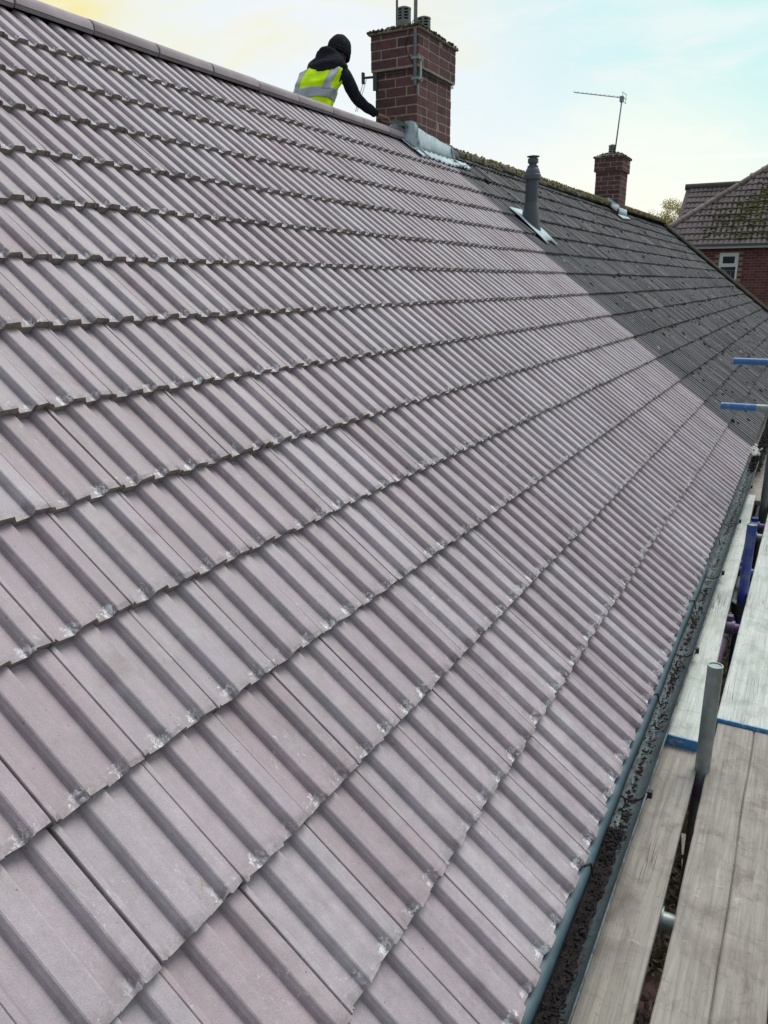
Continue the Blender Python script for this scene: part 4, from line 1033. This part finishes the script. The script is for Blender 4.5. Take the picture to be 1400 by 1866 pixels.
sm = ho.modifiers.new('smooth', 'SMOOTH'); sm.factor = .7; sm.iterations = 5; dm = ho.modifiers.new('folds', 'DISPLACE'); dm.texture = tx2; dm.strength = .02
# vest as a fitted shell; its bands lie on the same surface
spine = [(0, pel+H((-.02, 0, -.03))), (.30, sp1), (.55, sp2), (.78, chs), (.93, chs+(nk-chs)*.45), (1.0, chs+(nk-chs)*.72)]
halfw = [(0, .165), (.30, .160), (.55, .172), (.78, .188), (.93, .145), (1.0, .095)]
halfd = [(0, .150), (.30, .142), (.55, .145), (.78, .130), (.93, .10), (1.0, .075)]
def interp(tab, t):
    for (a, va), (b, vb) in zip(tab, tab[1:]):
        if t <= b: k = (t-a)/(b-a); k = k*k*(3-2*k)*.5+k*.5; return va*(1-k)+vb*k
    return tab[-1][1]
sd_ = (shL-shR).normalized(); fw = H((.95, .27, -.05)).normalized()
def vest_pt(th, t, off=0.0):
    # th: 0 = straight back, +90 deg = right side, 180 = front
    c = interp(spine, t); hw, hd_ = interp(halfw, t)+off, interp(halfd, t)+off
    cs, sn = math.cos(th), math.sin(th); k = (abs(cs)**2.6+abs(sn)**2.6)**(-1/2.6)
    wr = .004*math.sin(th*9+t*14)+.004*math.sin(th*5-t*23)
    return c - fw*(hd_+wr)*cs*k - sd_*(hw+wr)*sn*k
def vest_patch(name, fn, mat, parent, off, nth=72, nt_=40, smooth=True):
    V = [vest_pt(-math.pi+2*math.pi*i/nth, j/nt_, off) for i in range(nth) for j in range(nt_+1)]; F = []
    for i in range(nth):
        for j in range(nt_):
            th = -math.pi+2*math.pi*(i+.5)/nth; t = (j+.5)/nt_
            if fn(th, t): a, b = i*(nt_+1)+j, ((i+1) % nth)*(nt_+1)+j; F.append([a, b, b+1, a+1])
    used = sorted({v for f in F for v in f}); mp = {v: i for i, v in enumerate(used)}
    me = mesh(name, [V[v] for v in used], [[mp[v] for v in f] for f in F], mat, None, smooth)
    o = obj(name, me, parent); md = o.modifiers.new('solid', 'SOLIDIFY'); md.thickness = .004; md.offset = 1; return o
def is_vest(th, t):
    a = abs(math.degrees(th))
    if t > .60:
        aw = 24*min(1, (t-.60)/.10)+10*min(1, max(0, t-.8)/.1)
        if abs(a-90) < aw: return False
    if a > 170: return False
    return True
vm, t, b = newmat('hi_vis_yellow', .7, .2); p = pos(t)
b.inputs['Base Color'].default_value = (.50, .95, .0, 1); bump(t, b, noise(t, mapping(t, p, (1, 1, .5)), 26, 4, .6), .6, .014)
c = mix(t, ramp(t, noise(t, p, 10, 3, .5), [(.3, 0), (.7, 1)]), (.72, 1.0, .004), (.58, .96, .0)); t.links.new(c, b.inputs['Base Color'])
b.inputs['Emission Color'].default_value = (0, 0, 0, 1)
vest = vest_patch('vest', is_vest, vm, person, .012)
rm = simple('reflective_tape', (.42, .46, .50), (.34, .38, .42), 20, .5, .5, .2, bs=.3, bd=.004)
vest_patch('reflective_band', lambda th, t: is_vest(th, t) and .34 < t < .46, rm, vest, .017, 90, 60)
for s_ in (-1, 1):
    vest_patch('reflective_strip', lambda th, t: is_vest(th, t) and t > .44 and 34 < s_*math.degrees(th) < 54, rm, vest, .018, 120, 60)
# right hand with fingers round the trowel handle
hb = H((6.115, 3.385, 2.932)); hdv = H((.55, -.40, -.18)).normalized(); sdv = hdv.cross(H((0, 0, 1))).normalized(); upv2 = sdv.cross(hdv)
skin('hand', [hb-hdv*.03, hb+hdv*.03, hb+hdv*.075], [(0,1),(1,2)], [(.024,.020),(.034,.018),(.036,.015)], skin_m, person, 0, 2)
for i, (o_, ln) in enumerate(((-.030, .072), (-.010, .080), (.010, .074), (.029, .058))):
    k0 = hb+hdv*.060+sdv*o_; k1 = k0+hdv*ln*.45-upv2*.004; k2 = k1+hdv*ln*.18-upv2*ln*.30; k3 = k2-hdv*ln*.10-upv2*ln*.22
    skin('finger', [k0, k1, k2, k3], [(0,1),(1,2),(2,3)], [.0095, .009, .008, .007], skin_m, person, 0, 1)
k0 = hb+hdv*.02-sdv*.028; k1 = k0+hdv*.035-sdv*.022-upv2*.012; k2 = k1+hdv*.035+sdv*.01-upv2*.012
skin('thumb', [k0, k1, k2], [(0,1),(1,2)], [.012, .0105, .009], skin_m, person, 0, 1)
skin('left_hand', [wrL, wrL+H((.04, -.01, -.02)), wrL+H((.08, -.01, -.035))], [(0,1),(1,2)], [(.024,.02),(.034,.018),(.03,.014)], skin_m, person, 0, 2)
for i, o_ in enumerate((-.028, -.009, .01, .028)):
    k0 = wrL+H((.075, o_, -.03)); skin('finger', [k0, k0+H((.035, 0, -.008)), k0+H((.06, 0, -.03))], [(0,1),(1,2)], [.0095, .0085, .007], skin_m, person, 0, 1)
k0 = wrL+H((.03, -.03, -.02)); skin('thumb', [k0, k0+H((.03, -.025, -.008)), k0+H((.055, -.03, -.02))], [(0,1),(1,2)], [.012, .010, .009], skin_m, person, 0, 1)
# trowel
tw = empty('trowel', (6.22, 3.31, 2.90), 'grey pointing trowel held against the foot of the nearer chimney', 'trowel')
td = H((.30, -.85, -.28)).normalized(); tb = H((6.215, 3.322, 2.905))
MB().tube(hb+hdv*.085-upv2*.022-td*.06, hb+hdv*.085-upv2*.022+td*.055, .012, 10).build('handle', M['board'], tw, True)
mb = MB(); c0_ = hb+hdv*.085-upv2*.022+td*.055; mb.tube(c0_, tb, .005, 8); mb.build('tang', M['dark_steel'], tw, True)
ts = H((0, 0, 1)).cross(td).normalized(); tn = H((-.5, .0, .86)); tn = (tn-td*tn.dot(td)).normalized(); ts = td.cross(tn)
ol = [(0, .012), (.02, .036), (.06, .048), (.11, .042), (.15, .022), (.172, 0), (.15, -.022), (.11, -.042), (.06, -.048), (.02, -.036), (0, -.012)]
V = [tb+td*a+ts*b_ for a, b_ in ol]; o = obj('blade', mesh('blade', V, [list(range(len(V)))], simple('trowel_steel', (.20, .25, .25), (.14, .18, .18), 20, .45, .5, .4)), tw)
md = o.modifiers.new('solid', 'SOLIDIFY'); md.thickness = .003
# ------------------------------------------------------------------ small things on the tiles
tg = MB(); p = rp(.131, .643, .008)
tg.tube(p, p+H((.012, .010, .012)), .0012, 5); tg.tube(p+H((.006, .005, .006)), p+H((.012, .0, .002)), .001, 5)
tg.build('twig', simple('straw', (.5, .42, .22), (.4, .33, .18)), None, label='tiny straw coloured twig lying on a lower left tile', category='twig')
mb = MB()
for k in range(70):
    mb.blob((6.9+random.gauss(0, .10), -.02+random.gauss(0, .03), -.015+random.random()*.02), random.uniform(.005, .022), k)
mb.build('mortar_crumbs', M['chalk'], None, kind='stuff', label='pale mortar crumbs in the gutter where new tiles meet old', category='rubble')

scene.render.engine = 'CYCLES'
scene.cycles.max_bounces = 6
